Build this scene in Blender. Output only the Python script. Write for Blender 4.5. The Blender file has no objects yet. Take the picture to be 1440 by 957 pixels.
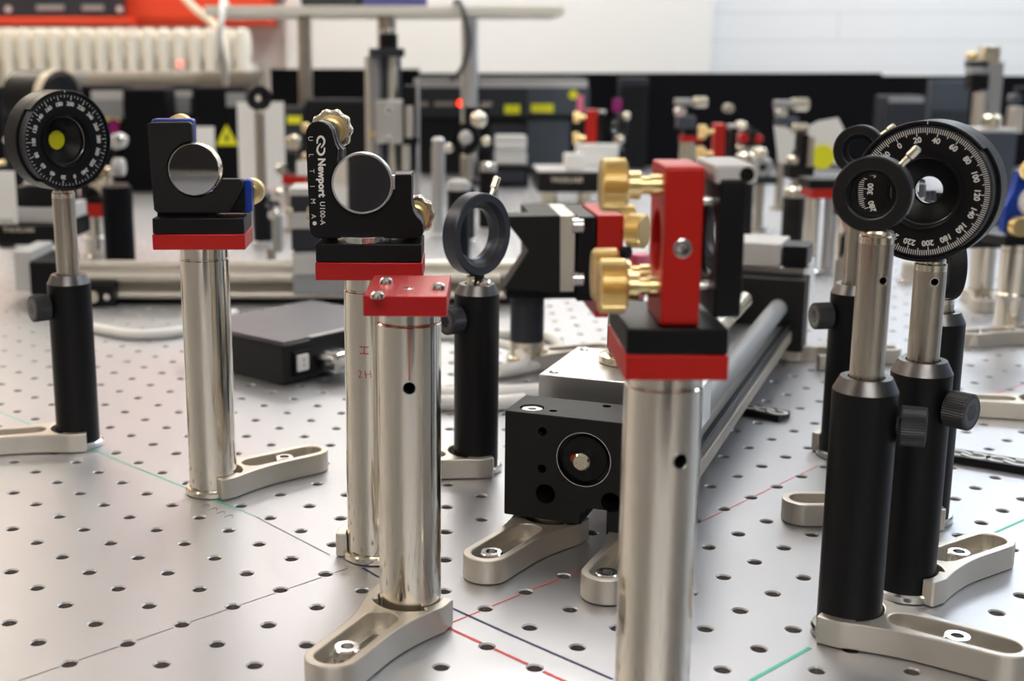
import bpy, bmesh, math, random
from mathutils import Matrix, Vector
random.seed(7)
scene = bpy.context.scene
COL = scene.collection
R = math.radians
PI = math.pi

# ------------------------------------------------------------------ camera numbers (recovered from the hole grid of the table)
FPX, CXP, CYP, CAMH, PITCH = 1799.0, 615.1, 478.5, 0.2245, 0.2167
_c, _s = math.cos(PITCH), math.sin(PITCH)
def ray(u, v):
    x = (u-CXP)/FPX; y = -(v-CYP)/FPX
    return Vector((x, _c+y*_s, -_s+y*_c))
def at(u, v, z=0.0):                     # measured photo point -> point on a level plane
    d = ray(u, v); t = (z-CAMH)/d.z
    return Vector((d.x*t, d.y*t, z))
def far(u, v, Y):                        # measured photo point -> point at a distance
    d = ray(u, v); t = Y/d.y
    return Vector((d.x*t, Y, CAMH+d.z*t))

# ------------------------------------------------------------------ materials
def mat(name, col, metal=0.0, rough=0.5, nscale=40.0, namt=0.06, cvar=0.0, bump=0.0, stretch=(1,1,1), spec=0.5, emit=None, estr=0.0, trans=0.0, ior=1.45, coat=0.0):
    m = bpy.data.materials.new(name); m.use_nodes = True
    nt = m.node_tree; b = nt.nodes['Principled BSDF']
    b.inputs['Base Color'].default_value = (*col, 1)
    b.inputs['Metallic'].default_value = metal
    b.inputs['Roughness'].default_value = rough
    b.inputs['Specular IOR Level'].default_value = spec
    b.inputs['Transmission Weight'].default_value = trans
    b.inputs['IOR'].default_value = ior
    b.inputs['Coat Weight'].default_value = coat
    if emit:
        b.inputs['Emission Color'].default_value = (*emit, 1); b.inputs['Emission Strength'].default_value = estr
    tc = nt.nodes.new('ShaderNodeTexCoord'); mp = nt.nodes.new('ShaderNodeMapping')
    mp.inputs['Scale'].default_value = stretch
    nt.links.new(tc.outputs['Object'], mp.inputs['Vector'])
    nz = nt.nodes.new('ShaderNodeTexNoise'); nz.inputs['Scale'].default_value = nscale; nz.inputs['Detail'].default_value = 4
    nt.links.new(mp.outputs['Vector'], nz.inputs['Vector'])
    if namt:
        mr = nt.nodes.new('ShaderNodeMapRange')
        mr.inputs['From Min'].default_value = 0.3; mr.inputs['From Max'].default_value = 0.7
        mr.inputs['To Min'].default_value = max(0.02, rough-namt); mr.inputs['To Max'].default_value = min(1, rough+namt)
        nt.links.new(nz.outputs['Fac'], mr.inputs['Value']); nt.links.new(mr.outputs['Result'], b.inputs['Roughness'])
    if cvar:
        mx = nt.nodes.new('ShaderNodeMix'); mx.data_type = 'RGBA'
        mx.inputs['A'].default_value = (*[c*(1-cvar) for c in col], 1); mx.inputs['B'].default_value = (*[min(1, c*(1+cvar)) for c in col], 1)
        nt.links.new(nz.outputs['Fac'], mx.inputs['Factor']); nt.links.new(mx.outputs['Result'], b.inputs['Base Color'])
    if bump:
        bp = nt.nodes.new('ShaderNodeBump'); bp.inputs['Strength'].default_value = bump; bp.inputs['Distance'].default_value = 0.0005
        nt.links.new(nz.outputs['Fac'], bp.inputs['Height']); nt.links.new(bp.outputs['Normal'], b.inputs['Normal'])
    return m

M = dict(
    table = mat('brushed_table_steel', (0.53,0.535,0.555), 0.85, 0.41, 900, 0.08, 0.05, 0.06),
    thread = mat('dark_thread', (0.40,0.36,0.34), 0.8, 0.5, 2000, 0.1),
    pillar = mat('polished_pillar_steel', (0.83,0.775,0.68), 1.0, 0.13, 700, 0.04, 0.04, 0.05, (1,1,0.03)),
    post = mat('satin_post_steel', (0.53,0.485,0.41), 1.0, 0.30, 500, 0.05, 0.03, 0.0, (1,1,0.05)),
    chrome = mat('bright_steel', (0.80,0.79,0.77), 1.0, 0.20, 300, 0.05),
    fork = mat('satin_nickel', (0.67,0.625,0.555), 0.85, 0.42, 1500, 0.05, 0.03, 0.04),
    black = mat('black_anodised', (0.0055,0.0055,0.0065), 0.0, 0.42, 900, 0.04, 0.1, 0.03, spec=0.28),
    blackm = mat('black_matt_anodised', (0.012,0.0115,0.012), 0.0, 0.52, 1600, 0.04, 0.12, 0.05, spec=0.3),
    cham = mat('worn_chamfer_metal', (0.145,0.14,0.14), 0.9, 0.33, 400, 0.05),
    knurl = mat('grey_knurled_steel', (0.055,0.055,0.062), 0.5, 0.42, 900, 0.08, 0.1, 0.2),
    red = mat('red_anodised', (0.53,0.011,0.006), 0.15, 0.38, 1200, 0.05, 0.04, 0.03),
    red2 = mat('crimson_anodised', (0.48,0.010,0.012), 0.2, 0.36, 1200, 0.05, 0.04, 0.03),
    brass = mat('brass', (0.84,0.66,0.33), 1.0, 0.33, 1500, 0.02, 0.02),
    palebrass = mat('pale_nickel_brass', (0.82,0.76,0.62), 1.0, 0.25, 500, 0.05),
    board = mat('black_enclosure_board', (0.0035,0.0035,0.0055), 0.0, 0.6, 60, 0.03, 0.1, spec=0.15),
    sheen = mat('dark_satin_metal', (0.055,0.06,0.075), 0.6, 0.36, 800, 0.03),
    bore = mat('bore_shade_black', (0.008,0.007,0.007), 0.0, 0.6, 2000, 0.05, spec=0.15),  # black colour stands for the shade inside drilled holes
    blackbox = mat('black_box_enamel', (0.012,0.012,0.014), 0, 0.45, 20, 0.03, spec=0.35),
    gloss_top = mat('lid_sheen_grey', (0.13,0.13,0.15), 0.3, 0.42, 20, 0.03),  # grey colour holds the reflections on the box's glossy black top
    blue = mat('blue_anodised', (0.010,0.055,0.40), 0.35, 0.35, 800, 0.05),
    white = mat('white_print', (0.82,0.81,0.78), 0, 0.6, 600, 0.05),
    ink = mat('dial_print', (0.72,0.71,0.68), 0, 0.6, 600, 0.05),
    card = mat('white_card', (0.93,0.92,0.90), 0, 0.7, 60, 0.05, 0.02),
    yellow = mat('yellow_label', (0.88,0.86,0.02), 0, 0.5, 200, 0.05, 0.03),
    mirror = mat('mirror_coating', (0.92,0.92,0.93), 1.0, 0.02, 50, 0.0),
    glass = mat('lens_glass', (1,1,1), 0, 0.02, 50, 0.0, trans=1.0),
    alu = mat('machined_aluminium', (0.74,0.74,0.74), 0.95, 0.30, 1500, 0.02, 0.02, 0.0, (1,0.3,1)),
    alud = mat('grey_aluminium', (0.45,0.46,0.47), 0.8, 0.4, 1500, 0.02, 0.01),
    rod = mat('cream_rail_metal', (0.74,0.70,0.62), 0.75, 0.36, 1500, 0.01),
    cable = mat('white_cable', (0.90,0.89,0.86), 0, 0.42, 200, 0.05),
    beige = mat('beige_cable', (0.78,0.68,0.52), 0, 0.5, 200, 0.05),
    dcable = mat('dark_cable', (0.05,0.055,0.06), 0, 0.5, 200, 0.05),
    navy = mat('dark_slate_panel', (0.020,0.024,0.034), 0, 0.5, 30, 0.05, 0.1),
    slate = mat('grey_blue_panel', (0.06,0.074,0.095), 0, 0.55, 30, 0.05, 0.08),
    grey = mat('grey_painted', (0.30,0.31,0.32), 0, 0.5, 60, 0.05, 0.04),
    lgrey = mat('pale_grey_painted', (0.58,0.57,0.56), 0, 0.5, 60, 0.05, 0.04),
    tube = mat('grey_beige_tube', (0.36,0.32,0.26), 0.1, 0.45, 20, 0.02, 0.03),
    orange = mat('orange_red_lacquer', (0.80,0.065,0.018), 0, 0.45, 20, 0.05, 0.04),
    cream = mat('cream_enamel', (0.80,0.77,0.68), 0, 0.4, 20, 0.05, 0.02),
    magenta = mat('magenta_glass', (0.28,0.015,0.15), 0, 0.2, 20, 0.05),
    pink = mat('pink_plastic', (0.85,0.22,0.36), 0, 0.35, 20, 0.05),
    plastic = mat('white_plastic', (0.78,0.78,0.76), 0, 0.4, 20, 0.05),
    blackgloss = mat('black_gloss', (0.012,0.012,0.014), 0, 0.25, 20, 0.05),
    led = mat('red_led', (0.9,0.02,0.01), 0, 0.4, 20, 0, emit=(1,0.03,0.01), estr=5.0),
    ledpink = mat('pale_red_led', (0.9,0.2,0.15), 0, 0.4, 20, 0, emit=(1,0.22,0.18), estr=1.2),
    greenink = mat('green_marker_ink', (0.10,0.55,0.38), 0.2, 0.5, 300, 0.05, 0.2),
    redink = mat('red_marker_ink', (0.72,0.08,0.08), 0.2, 0.5, 300, 0.05, 0.2),
    blueink = mat('blue_black_marker_ink', (0.06,0.055,0.14), 0.2, 0.5, 300, 0.05, 0.3),
    pencil = mat('pencil_line', (0.25,0.25,0.26), 0.5, 0.5, 300, 0.05, 0.2),
    redpen_reflect = mat('red_pen_and_reflection', (0.55,0.06,0.04), 0.0, 0.5, 300, 0.05),  # serves the pen marks and the painted red ring reflection
    purple = mat('blue_purple_plastic', (0.12,0.12,0.35), 0, 0.5, 20, 0.05),
)

# ------------------------------------------------------------------ mesh helpers
class MB:
    def __init__(self): self.bm = bmesh.new(); self.mats = []; self.mi = 0; self.T = Matrix()
    def use(self, m):
        if m not in self.mats: self.mats.append(m)
        self.mi = self.mats.index(m); return self
    def _add(self, tmp, T):
        for f in tmp.faces: f.material_index = self.mi
        tmp.transform(self.T @ T)
        me = bpy.data.meshes.new('t'); tmp.to_mesh(me); tmp.free()
        self.bm.from_mesh(me); bpy.data.meshes.remove(me)
    def addmesh(self, me, T=Matrix(), keep=False):
        t = bmesh.new(); t.from_mesh(me)
        if keep:
            t.transform(self.T @ T); m2 = bpy.data.meshes.new('t'); t.to_mesh(m2); t.free(); self.bm.from_mesh(m2); bpy.data.meshes.remove(m2)
        else: self._add(t, T)
        bpy.data.meshes.remove(me); return self
    def box(self, c, s, bev=0.0005, T=Matrix(), seg=2):
        t = bmesh.new(); bmesh.ops.create_cube(t, size=1)
        bmesh.ops.scale(t, vec=s, verts=t.verts)
        if bev: bmesh.ops.bevel(t, geom=list(t.edges), offset=min(bev, min(s)*0.45), segments=seg, profile=0.5, affect='EDGES')
        bmesh.ops.translate(t, vec=c, verts=t.verts); self._add(t, T); return self
    def lathe(self, prof, T=Matrix(), n=40, close=False):
        t = bmesh.new(); rings = []
        for r, z in prof:
            if r < 1e-7: rings.append([t.verts.new((0, 0, z))])
            else: rings.append([t.verts.new((r*math.cos(2*PI*i/n), r*math.sin(2*PI*i/n), z)) for i in range(n)])
        pairs = list(zip(rings, rings[1:]))
        if close: pairs.append((rings[-1], rings[0]))
        for a, b in pairs:
            for i in range(n):
                j = (i+1) % n
                if len(a) == 1 and len(b) == 1: continue
                if len(a) == 1: t.faces.new((a[0], b[j], b[i]))
                elif len(b) == 1: t.faces.new((a[i], a[j], b[0]))
                else: t.faces.new((a[i], a[j], b[j], b[i]))
        bmesh.ops.recalc_face_normals(t, faces=t.faces)
        self._add(t, T); return self
    def rod(self, p0, p1, r, n=24, bev=0.0003, r1=None):
        p0, p1 = Vector(p0), Vector(p1); d = p1-p0; L = d.length; r1 = r if r1 is None else r1
        bev = min(bev, r*0.4, L*0.3)
        T = Matrix.Translation(p0) @ d.to_track_quat('Z', 'Y').to_matrix().to_4x4()
        return self.lathe([(0,0),(r-bev,0),(r,bev),(r1,L-bev),(r1-bev,L),(0,L)], T, n)
    def prism(self, outer, z0, z1, holes=(), bev=0.0004, T=Matrix()):
        cu = bpy.data.curves.new('t', 'CURVE'); cu.dimensions = '2D'; cu.fill_mode = 'BOTH'
        for loop in [outer]+list(holes):
            sp = cu.splines.new('POLY'); sp.points.add(len(loop)-1); sp.use_cyclic_u = True
            for p, q in zip(sp.points, loop): p.co = (q[0], q[1], 0, 1)
        h = (z1-z0)/2; bev = min(bev, h*0.6)
        cu.extrude = h-bev; cu.bevel_depth = bev; cu.bevel_resolution = 1; cu.offset = -bev
        self.addmesh(curve_mesh(cu), T @ Matrix.Translation((0,0,(z0+z1)/2))); return self
    def loft(self, outl, rings, T=Matrix()):
        """outline (polar, star shaped) swept through (inset, z) rings and capped"""
        t = bmesh.new(); L = []
        for dr, z in rings:
            row = []
            for x, y in outl:
                q = math.hypot(x, y); k = (q-dr)/q; row.append(t.verts.new((x*k, y*k, z)))
            L.append(row)
        n = len(outl)
        for a, b in zip(L, L[1:]):
            for i in range(n): t.faces.new((a[i], a[(i+1)%n], b[(i+1)%n], b[i]))
        t.faces.new(L[0][::-1]); t.faces.new(L[-1]); bmesh.ops.recalc_face_normals(t, faces=t.faces)
        self._add(t, T); return self
    def tube(self, pts, r, cyclic=False, T=Matrix(), res=6, smooth=True):
        cu = bpy.data.curves.new('t', 'CURVE'); cu.dimensions = '3D'
        if smooth:
            sp = cu.splines.new('BEZIER'); sp.bezier_points.add(len(pts)-1)
            for p, q in zip(sp.bezier_points, pts): p.co = q; p.handle_left_type = p.handle_right_type = 'AUTO'
            sp.resolution_u = 10
        else:
            sp = cu.splines.new('POLY'); sp.points.add(len(pts)-1)
            for p, q in zip(sp.points, pts): p.co = (*q, 1)
        sp.use_cyclic_u = cyclic
        cu.bevel_depth = r; cu.bevel_resolution = res; cu.use_fill_caps = True
        self.addmesh(curve_mesh(cu), T); return self
    def text(self, s, size, T, depth=0.00012, align='CENTER', space=1.0, bold=0.0):
        cu = bpy.data.curves.new('t', 'FONT'); cu.body = s; cu.size = size; cu.align_x = align; cu.align_y = 'CENTER'
        cu.extrude = depth/2; cu.space_character = space; cu.resolution_u = 3; cu.offset = bold
        self.addmesh(curve_mesh(cu), T); return self
    def ball(self, c, r, seg=20, sc=(1,1,1)):
        t = bmesh.new(); bmesh.ops.create_uvsphere(t, u_segments=seg, v_segments=seg//2, radius=r)
        bmesh.ops.scale(t, vec=sc, verts=t.verts); self._add(t, Matrix.Translation(c)); return self
    def mesh(self, name):
        me = bpy.data.meshes.new(name); self.bm.to_mesh(me); self.bm.free()
        for m in self.mats: me.materials.append(m)
        for p in me.polygons: p.use_smooth = True
        try: me.set_sharp_from_angle(angle=R(20))
        except Exception: pass
        return me
    def build(self, name, parent=None):
        o = bpy.data.objects.new(name, self.mesh(name)); COL.objects.link(o)
        if parent is not None: o.parent = parent
        return o

def curve_mesh(cu):
    o = bpy.data.objects.new('t', cu); COL.objects.link(o)
    dg = bpy.context.evaluated_depsgraph_get(); dg.update()
    me = bpy.data.meshes.new_from_object(o.evaluated_get(dg))
    kind = cu
    bpy.data.objects.remove(o); bpy.data.curves.remove(kind)
    return me

def N(m):
    b = MB(); b.use(M[m] if isinstance(m, str) else m); return b

def cut(o, cutter):                        # drill a hole: real boolean, then drop the tool
    c = cutter.build('t', o.parent); bpy.context.view_layer.update()
    md = o.modifiers.new('b', 'BOOLEAN'); md.operation = 'DIFFERENCE'; md.object = c; md.solver = 'EXACT'; md.material_mode = 'TRANSFER'
    dg = bpy.context.evaluated_depsgraph_get(); dg.update()
    me = bpy.data.meshes.new_from_object(o.evaluated_get(dg))
    me.set_sharp_from_angle(angle=R(12)); o.modifiers.clear(); old = o.data; o.data = me; me.name = old.name
    for m in list(c.data.materials):
        if m and m.name not in [x.name for x in me.materials if x]: me.materials.append(m)
    bpy.data.objects.remove(c)
    return o

def tag(o, label=None, cat=None, group=None, kind=None):
    if label: o['label'] = label
    if cat: o['category'] = cat
    if group: o['group'] = group
    if kind: o['kind'] = kind
    return o
def thing(name, label, cat, loc=(0,0,0), rz=0.0, group=None):
    o = bpy.data.objects.new(name, None); COL.objects.link(o); o.empty_display_size = 0.01
    o.location = loc; o.rotation_euler = (0,0,rz); return tag(o, label, cat, group)
def dup(root, loc, rz, label, group=None):
    r = root.copy(); COL.objects.link(r); r.location = loc; r.rotation_euler = (0,0,rz); r['label'] = label
    if group: r['group'] = group
    for ch in list(root.children):
        c = ch.copy(); COL.objects.link(c); c.parent = r
        for g in list(ch.children):
            d = g.copy(); COL.objects.link(d); d.parent = c
    return r
def struct(b, name):
    return tag(b.build(name), kind='structure')

def circ(r, n=40, c=(0,0), a0=0, a1=2*PI, end=False):
    return [(c[0]+r*math.cos(a0+(a1-a0)*i/(n if not end else n-1)), c[1]+r*math.sin(a0+(a1-a0)*i/(n if not end else n-1))) for i in range(n)]
def rrect(w, h, r, n=6, c=(0,0)):
    out = []
    for sx, sy, a in ((1,1,0),(-1,1,PI/2),(-1,-1,PI),(1,-1,3*PI/2)):
        out += circ(r, n, (c[0]+sx*(w/2-r), c[1]+sy*(h/2-r)), a, a+PI/2, True)
    return out
def stadium(x0, x1, r, n=14):
    return circ(r, n, (x1,0), -PI/2, PI/2, True) + circ(r, n, (x0,0), PI/2, 3*PI/2, True)
def face(c, n):                            # frame of an upright disc: x to the viewer's side, y up, z out of the face
    n = Vector((n[0], n[1], 0)).normalized(); x = Vector((0,0,1)).cross(n)
    m = Matrix(((x.x, 0, n.x, c[0]), (x.y, 0, n.y, c[1]), (x.z, 1, n.z, c[2]), (0,0,0,1)))
    return m
UP90 = Matrix.Rotation(PI/2, 4, 'X')       # plate drawn in x,y -> upright, facing -y

# ------------------------------------------------------------------ the table
YAW, TX, TY = 0.7657, -0.1400, 0.4488
ca, sa = math.cos(YAW), math.sin(YAW)
def lat(a, b): return (0.025*(a*ca-b*sa)+TX, 0.025*(a*sa+b*ca)+TY)
def build_table():
    A0, A1, B0, B1 = -82, 118, -46, 100
    verts, faces, mi = [], [], []
    def seen(x, y):
        return 0.20 < y < 2.75 and -0.36*y-0.30 < x < 0.48*y+0.30
    pat = {}
    for nseg in (16, 10, 8):
        v = []; f = []
        for k in range(nseg):
            t = 2*PI*k/nseg; cx, sx = math.cos(t), math.sin(t); m = 0.5/max(abs(cx), abs(sx))
            v.append((cx*m*0.025, sx*m*0.025, 0))
        for r, z in ((0.0035,0),(0.0029,-0.0006),(0.0029,-0.010)):
            for k in range(nseg):
                t = 2*PI*k/nseg; v.append((r*math.cos(t), r*math.sin(t), z))
        for ring in range(3):
            for k in range(nseg):
                j = (k+1) % nseg
                f.append(((ring*nseg+k, ring*nseg+j, (ring+1)*nseg+j, (ring+1)*nseg+k), 0 if ring < 2 else 1))
        f.append((tuple(3*nseg+k for k in range(nseg)), 1))
        pat[nseg] = (v, f)
    rows = {}
    for a in range(A0, A1):
        for b in range(B0, B1):
            x, y = lat(a, b)
            if seen(x, y):
                # 45-degree pattern is only exact at the cell corners when the segment count is a multiple of 8
                v, f = pat[16 if y < 1.0 else 8]
                o = len(verts)
                for p in v: verts.append((x+p[0]*ca-p[1]*sa, y+p[0]*sa+p[1]*ca, p[2]))
                for q, m in f: faces.append(tuple(o+i for i in q)); mi.append(m)
            else: rows.setdefault(b, []).append(a)
    for b, aa in rows.items():
        s = aa[0]; prev = s
        for a in aa[1:]+[None]:
            if a is None or a != prev+1:
                o = len(verts)
                for (i, j) in ((s-.5, b-.5), (prev+.5, b-.5), (prev+.5, b+.5), (s-.5, b+.5)): verts.append((*lat(i, j), 0))
                faces.append((o, o+1, o+2, o+3)); mi.append(0); s = a
            prev = a
    # sides and underside
    cs = [lat(A0-.5, B0-.5), lat(A1-.5, B0-.5), lat(A1-.5, B1-.5), lat(A0-.5, B1-.5)]
    o = len(verts)
    for z in (0, -0.2):
        for c in cs: verts.append((*c, z))
    for k in range(4):
        j = (k+1) % 4; faces.append((o+k, o+4+k, o+4+j, o+j)); mi.append(2)
    faces.append((o+7, o+6, o+5, o+4)); mi.append(2)
    me = bpy.data.meshes.new('tabletop'); me.from_pydata(verts, [], faces)
    for m in ('table', 'thread', 'black'): me.materials.append(M[m])
    me.polygons.foreach_set('material_index', mi); me.update()
    t = thing('optical_table', 'big steel optical table with a grid of threaded holes, carrying everything', 'table', (0,0,0))
    o = bpy.data.objects.new('tabletop', me); COL.objects.link(o); o.parent = t
    for (i, j) in ((A0+8, B0+8), (A1-8, B0+8), (A1-8, B1-8), (A0+8, B1-8)):
        x, y = lat(i, j)
        N('black').lathe([(0,0),(0.09,0),(0.10,0.02),(0.08,0.05),(0.08,0.66),(0.10,0.699),(0,0.699)], Matrix.Translation((x, y, -0.9))).build('leg', t)
    # drawn alignment lines on the steel
    def over_hole(p):
        x, y = (p.x-TX)/0.025, (p.y-TY)/0.025; a = x*ca+y*sa; b = -x*sa+y*ca
        return math.hypot(a-round(a), b-round(b))*0.025 < 0.0036
    def line(m, pts, w):
        b = N(m); C = [Vector((*p, 0.00012)) for p in pts]; V = []
        for p, q in zip(C, C[1:]):
            n = max(1, int((q-p).length/0.0008)); V += [p.lerp(q, k/n) for k in range(n)]
        V.append(C[-1])
        t2 = bmesh.new(); prev = None
        for k, p in enumerate(V):
            if over_hole(p): prev = None; continue
            d = (V[min(k+1, len(V)-1)]-V[max(k-1, 0)]).normalized(); n = Vector((-d.y, d.x, 0))*w/2*(0.9+0.2*random.random())
            cur = (t2.verts.new(p+n), t2.verts.new(p-n))
            if prev: t2.faces.new((prev[0], prev[1], cur[1], cur[0]))
            prev = cur
        bmesh.ops.recalc_face_normals(t2, faces=t2.faces)
        t2.faces.ensure_lookup_table()
        for fc in t2.faces: fc.normal_update()
        if t2.faces[0].normal.z < 0: bmesh.ops.reverse_faces(t2, faces=t2.faces)
        b._add(t2, Matrix()); o = b.build('marker_line', t); return o
    o = line('greenink', [(-0.300,0.818),(-0.2029,0.7211),(-0.1047,0.622)], 0.0011); o['label'] = 'green marker line'
    line('greenink', [(-0.1047,0.622),(-0.0890,0.6065)], 0.0006)
    line('pencil', [(-0.0905,0.6075),(-0.0498,0.5576)], 0.0008)['label'] = 'thin dark pencil line'
    line('pencil', [(-0.1581,0.4319),(-0.1401,0.4488),(-0.0402,0.5420)], 0.0006)['label'] = 'thin dark pencil line'
    line('greenink', [(0.1156,0.4348),(0.1456,0.4620)], 0.0018)['label'] = 'green marker line'
    line('greenink', [(0.2607,0.5783),(0.30,0.610)], 0.0016)['label'] = 'green marker line'
    line('redink', [(0.0040,0.4802),(0.0540,0.4270)], 0.0016)['label'] = 'red marker line'
    line('redink', [(-0.004,0.4755),(0.0224,0.5003),(0.0568,0.5326),(0.075,0.5497)], 0.0008)['label'] = 'thin red marker line'
    line('redink', [(0.1296,0.5995),(0.2148,0.6901)], 0.0007)['label'] = 'thin red marker line'
    line('redink', [(0.3682,0.8373),(0.46,0.915)], 0.0012)['label'] = 'thin red marker line'
    line('blueink', [(-0.0338,0.5423),(-0.0269,0.5326),(0.0062,0.4987),(0.0297,0.4730),(0.0650,0.4359)], 0.0014)['label'] = 'dark blue marker line'
    # scribbled pencil note beside the green line
    b = N('pencil')
    for k in range(4):
        x, y = at(283+k*11, 712+k*5)[:2]
        b.tube([(x,y,0.0001),(x+0.003,y+0.003,0.0001),(x+0.004,y-0.001,0.0001)], 0.00015, res=1)
    b.build('pencil_note', t)
build_table()

# ------------------------------------------------------------------ clamping fork
def fork_outline():
    xa, hw, tw, x1 = -0.0045, 0.0175, 0.0105, 0.060
    side = []
    for k in range(13):
        t = k/12; x = 0.004+t*(0.040-0.004); side.append((x, tw+(hw-tw)*(1-t)**1.9))
    top = [(xa, hw-0.0008), (xa+0.0008, hw)] + side
    tip = circ(tw, 18, (x1, 0), PI/2, -PI/2, True)
    low = [(x, -y) for x, y in reversed(top)]
    ri, rp = 0.0131, 0.0156; a = math.acos(xa/ri); p = R(52)
    inner = circ(ri, 6, (0,0), -a, -p, True) + circ(rp, 18, (0,0), -p, p, True) + circ(ri, 6, (0,0), p, a, True)
    return top+tip+low+inner
FORK_MESH = None
def fork(x, y, ang, label, sx=0.047):
    global FORK_MESH
    t = thing('clamping_fork', label, 'clamp', (x, y, 0), R(ang), 'nickel clamping forks on the table')
    if FORK_MESH is None:
        b = N('fork')
        b.prism(fork_outline(), 0.0004, 0.0115, [stadium(0.025, 0.060, 0.0068)], 0.0006)
        b.prism(stadium(0.0245, 0.0605, 0.0073), 0.0008, 0.0042, [stadium(0.027, 0.058, 0.0034)], 0.0002)
        o = b.build('fork_body', t); FORK_MESH = o.data
        global SCREW_MESH
        s = N('chrome')
        s.lathe([(0.0026,0.0106),(0.0026,0.0070)], Matrix(), 6)
        s.lathe([(0,0.0070),(0.0026,0.0070)], Matrix(), 6)
        s.lathe([(0.0026,0.0106),(0.0046,0.0106),(0.0052,0.0100),(0.0052,0.0048),(0.0062,0.0047),(0.0062,0.0044),(0.003,0.0044),(0.003,-0.008),(0,-0.008)], Matrix(), 24)
        SCREW_MESH = s.mesh('clamp_screw')
    else:
        o = bpy.data.objects.new('fork_body', FORK_MESH); COL.objects.link(o); o.parent = t
    o = bpy.data.objects.new('clamp_screw', SCREW_MESH); COL.objects.link(o); o.parent = t; o.location = (sx, 0, 0)
    o['label'] = 'bright hex socket screw'
    return t

# ------------------------------------------------------------------ pillar with flange and plates
ZP = 0.1315
def pillar(t, h=ZP, r=0.0125, hole=None, ring=True, m='pillar', name='pillar'):
    b = N(m)
    p = [(0,0.0003),(r+0.0017,0.0003),(r+0.0022,0.0008),(r+0.0022,0.0030),(r+0.0016,0.0038),(r,0.0040)]
    if ring: p += [(r,h-0.0068),(r-0.0006,h-0.0064),(r-0.0006,h-0.0060),(r-0.0003,h-0.0056)]
    p += [(r-0.0003,h),(0,h)]
    o = b.lathe(p, Matrix(), 64).build(name, t)
    if hole:
        z, a = hole
        d = Vector((math.sin(a), -math.cos(a), 0))
        c = N('bore'); c.rod(d*0.005+Vector((0,0,z)), d*0.02+Vector((0,0,z)), 0.0024, 24, 0.0001); cut(o, c)
        rim = N('chrome')
        T = Matrix.Translation(d*(r-0.0004)+Vector((0,0,z))) @ d.to_track_quat('Z','Y').to_matrix().to_4x4()
        rim.lathe([(0.0024,-0.001),(0.0025,0.0004),(0.0029,0.0004),(0.0030,-0.001)], T, 24).build('hole_rim', o)
    return o
def plates(t, w, d, red='red', black=True, rz=0.0, off=(0,0), zp=ZP):
    T = Matrix.Translation((off[0], off[1], 0)) @ Matrix.Rotation(rz, 4, 'Z')
    N(red).box((0,0,zp+0.0039), (w,d,0.0078), 0.0005, T).build('red_plate', t)
    if black: N('black').box((0,0,zp+0.0119), (w-0.0006,d-0.0006,0.0078), 0.0006, T).build('black_plate', t)

def logo(b, s, T):                        # two interlocking hooks
    def stroke(pts, w):
        n = len(pts); L = []; Rr = []
        for k in range(n):
            p = Vector(pts[k]); d = (Vector(pts[min(k+1,n-1)])-Vector(pts[max(k-1,0)])).normalized(); q = Vector((-d.y, d.x))*w*(0.55+0.45*math.sin(PI*min(1,(k+0.8)/n)))
            L.append(p+q); Rr.append(p-q)
        b.prism([tuple(x*s for x in p) for p in L+Rr[::-1]], 0, 0.00016, (), 0.00003, T)
    P0 = [Vector((x, y, 0)) for x, y in ((-0.21,-0.40),(-0.67,-0.36),(-0.97,-0.12),(-0.94,0.18),(-0.58,0.40),(-0.17,0.33),(0.24,0.02))]
    arc1 = []
    for k in range(len(P0)-1):
        a, b_, c_, d_ = P0[max(k-1,0)], P0[k], P0[k+1], P0[min(k+2,len(P0)-1)]
        for q in range(4):
            u = q/4; v = 0.5*((2*b_)+(c_-a)*u+(2*a-5*b_+4*c_-d_)*u*u+(3*b_-a-3*c_+d_)*u**3); arc1.append((v.x, v.y))
    arc1.append((P0[-1].x, P0[-1].y))
    stroke(arc1, 0.125)
    stroke([(-x, -y) for x, y in arc1], 0.125)

# ------------------------------------------------------------------ scalloped knob
def scallop_knob(T, t, r=0.0095, name='adjuster_knob'):
    out = []
    for k in range(96):
        a = 2*PI*k/96; out.append(((r-0.00042+0.00042*math.cos(10*a))*math.cos(a), (r-0.00042+0.00042*math.cos(10*a))*math.sin(a)))
    o = N('palebrass').loft(out, [(0.0009,0.005),(0.0003,0.0053),(0,0.0060),(0,0.0112),(0.0003,0.0117),(0.0009,0.0120)], T).build(name, t)
    N('brass').lathe([(0,0.0),(0.0045,0.0),(0.0055,0.0005),(0.0055,0.003),(0.0068,0.0032),(0.0068,0.0051),(0,0.0051)], T, 32).build('knob_collar', o)
    return o
def knurl_knob(T, t, r=0.0082, th=0.009, name='adjuster_knob', m='brass', shaft=0.010, n=44):
    out = []
    for k in range(n*4):
        a = 2*PI*(k+(0.22 if k % 4 in (0,2) else -0.22))/(n*4); rr = r if k % 4 < 2 else r-0.0009; out.append((rr*math.cos(a), rr*math.sin(a)))
    o = N(m).loft(out, [(0.0009,shaft),(0,shaft+0.0008),(0,shaft+th-0.0008),(0.0009,shaft+th)], T).build(name, t)
    N(m).lathe([(0,-0.002),(0.0032,-0.002),(0.0032,shaft*0.35),(0.0026,shaft*0.36),(0.0026,shaft*0.62),(0.0042,shaft*0.64),(0.0042,shaft+0.0002),(0,shaft+0.0002)], T, 24).build('knob_shaft', o)
    return o

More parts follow.
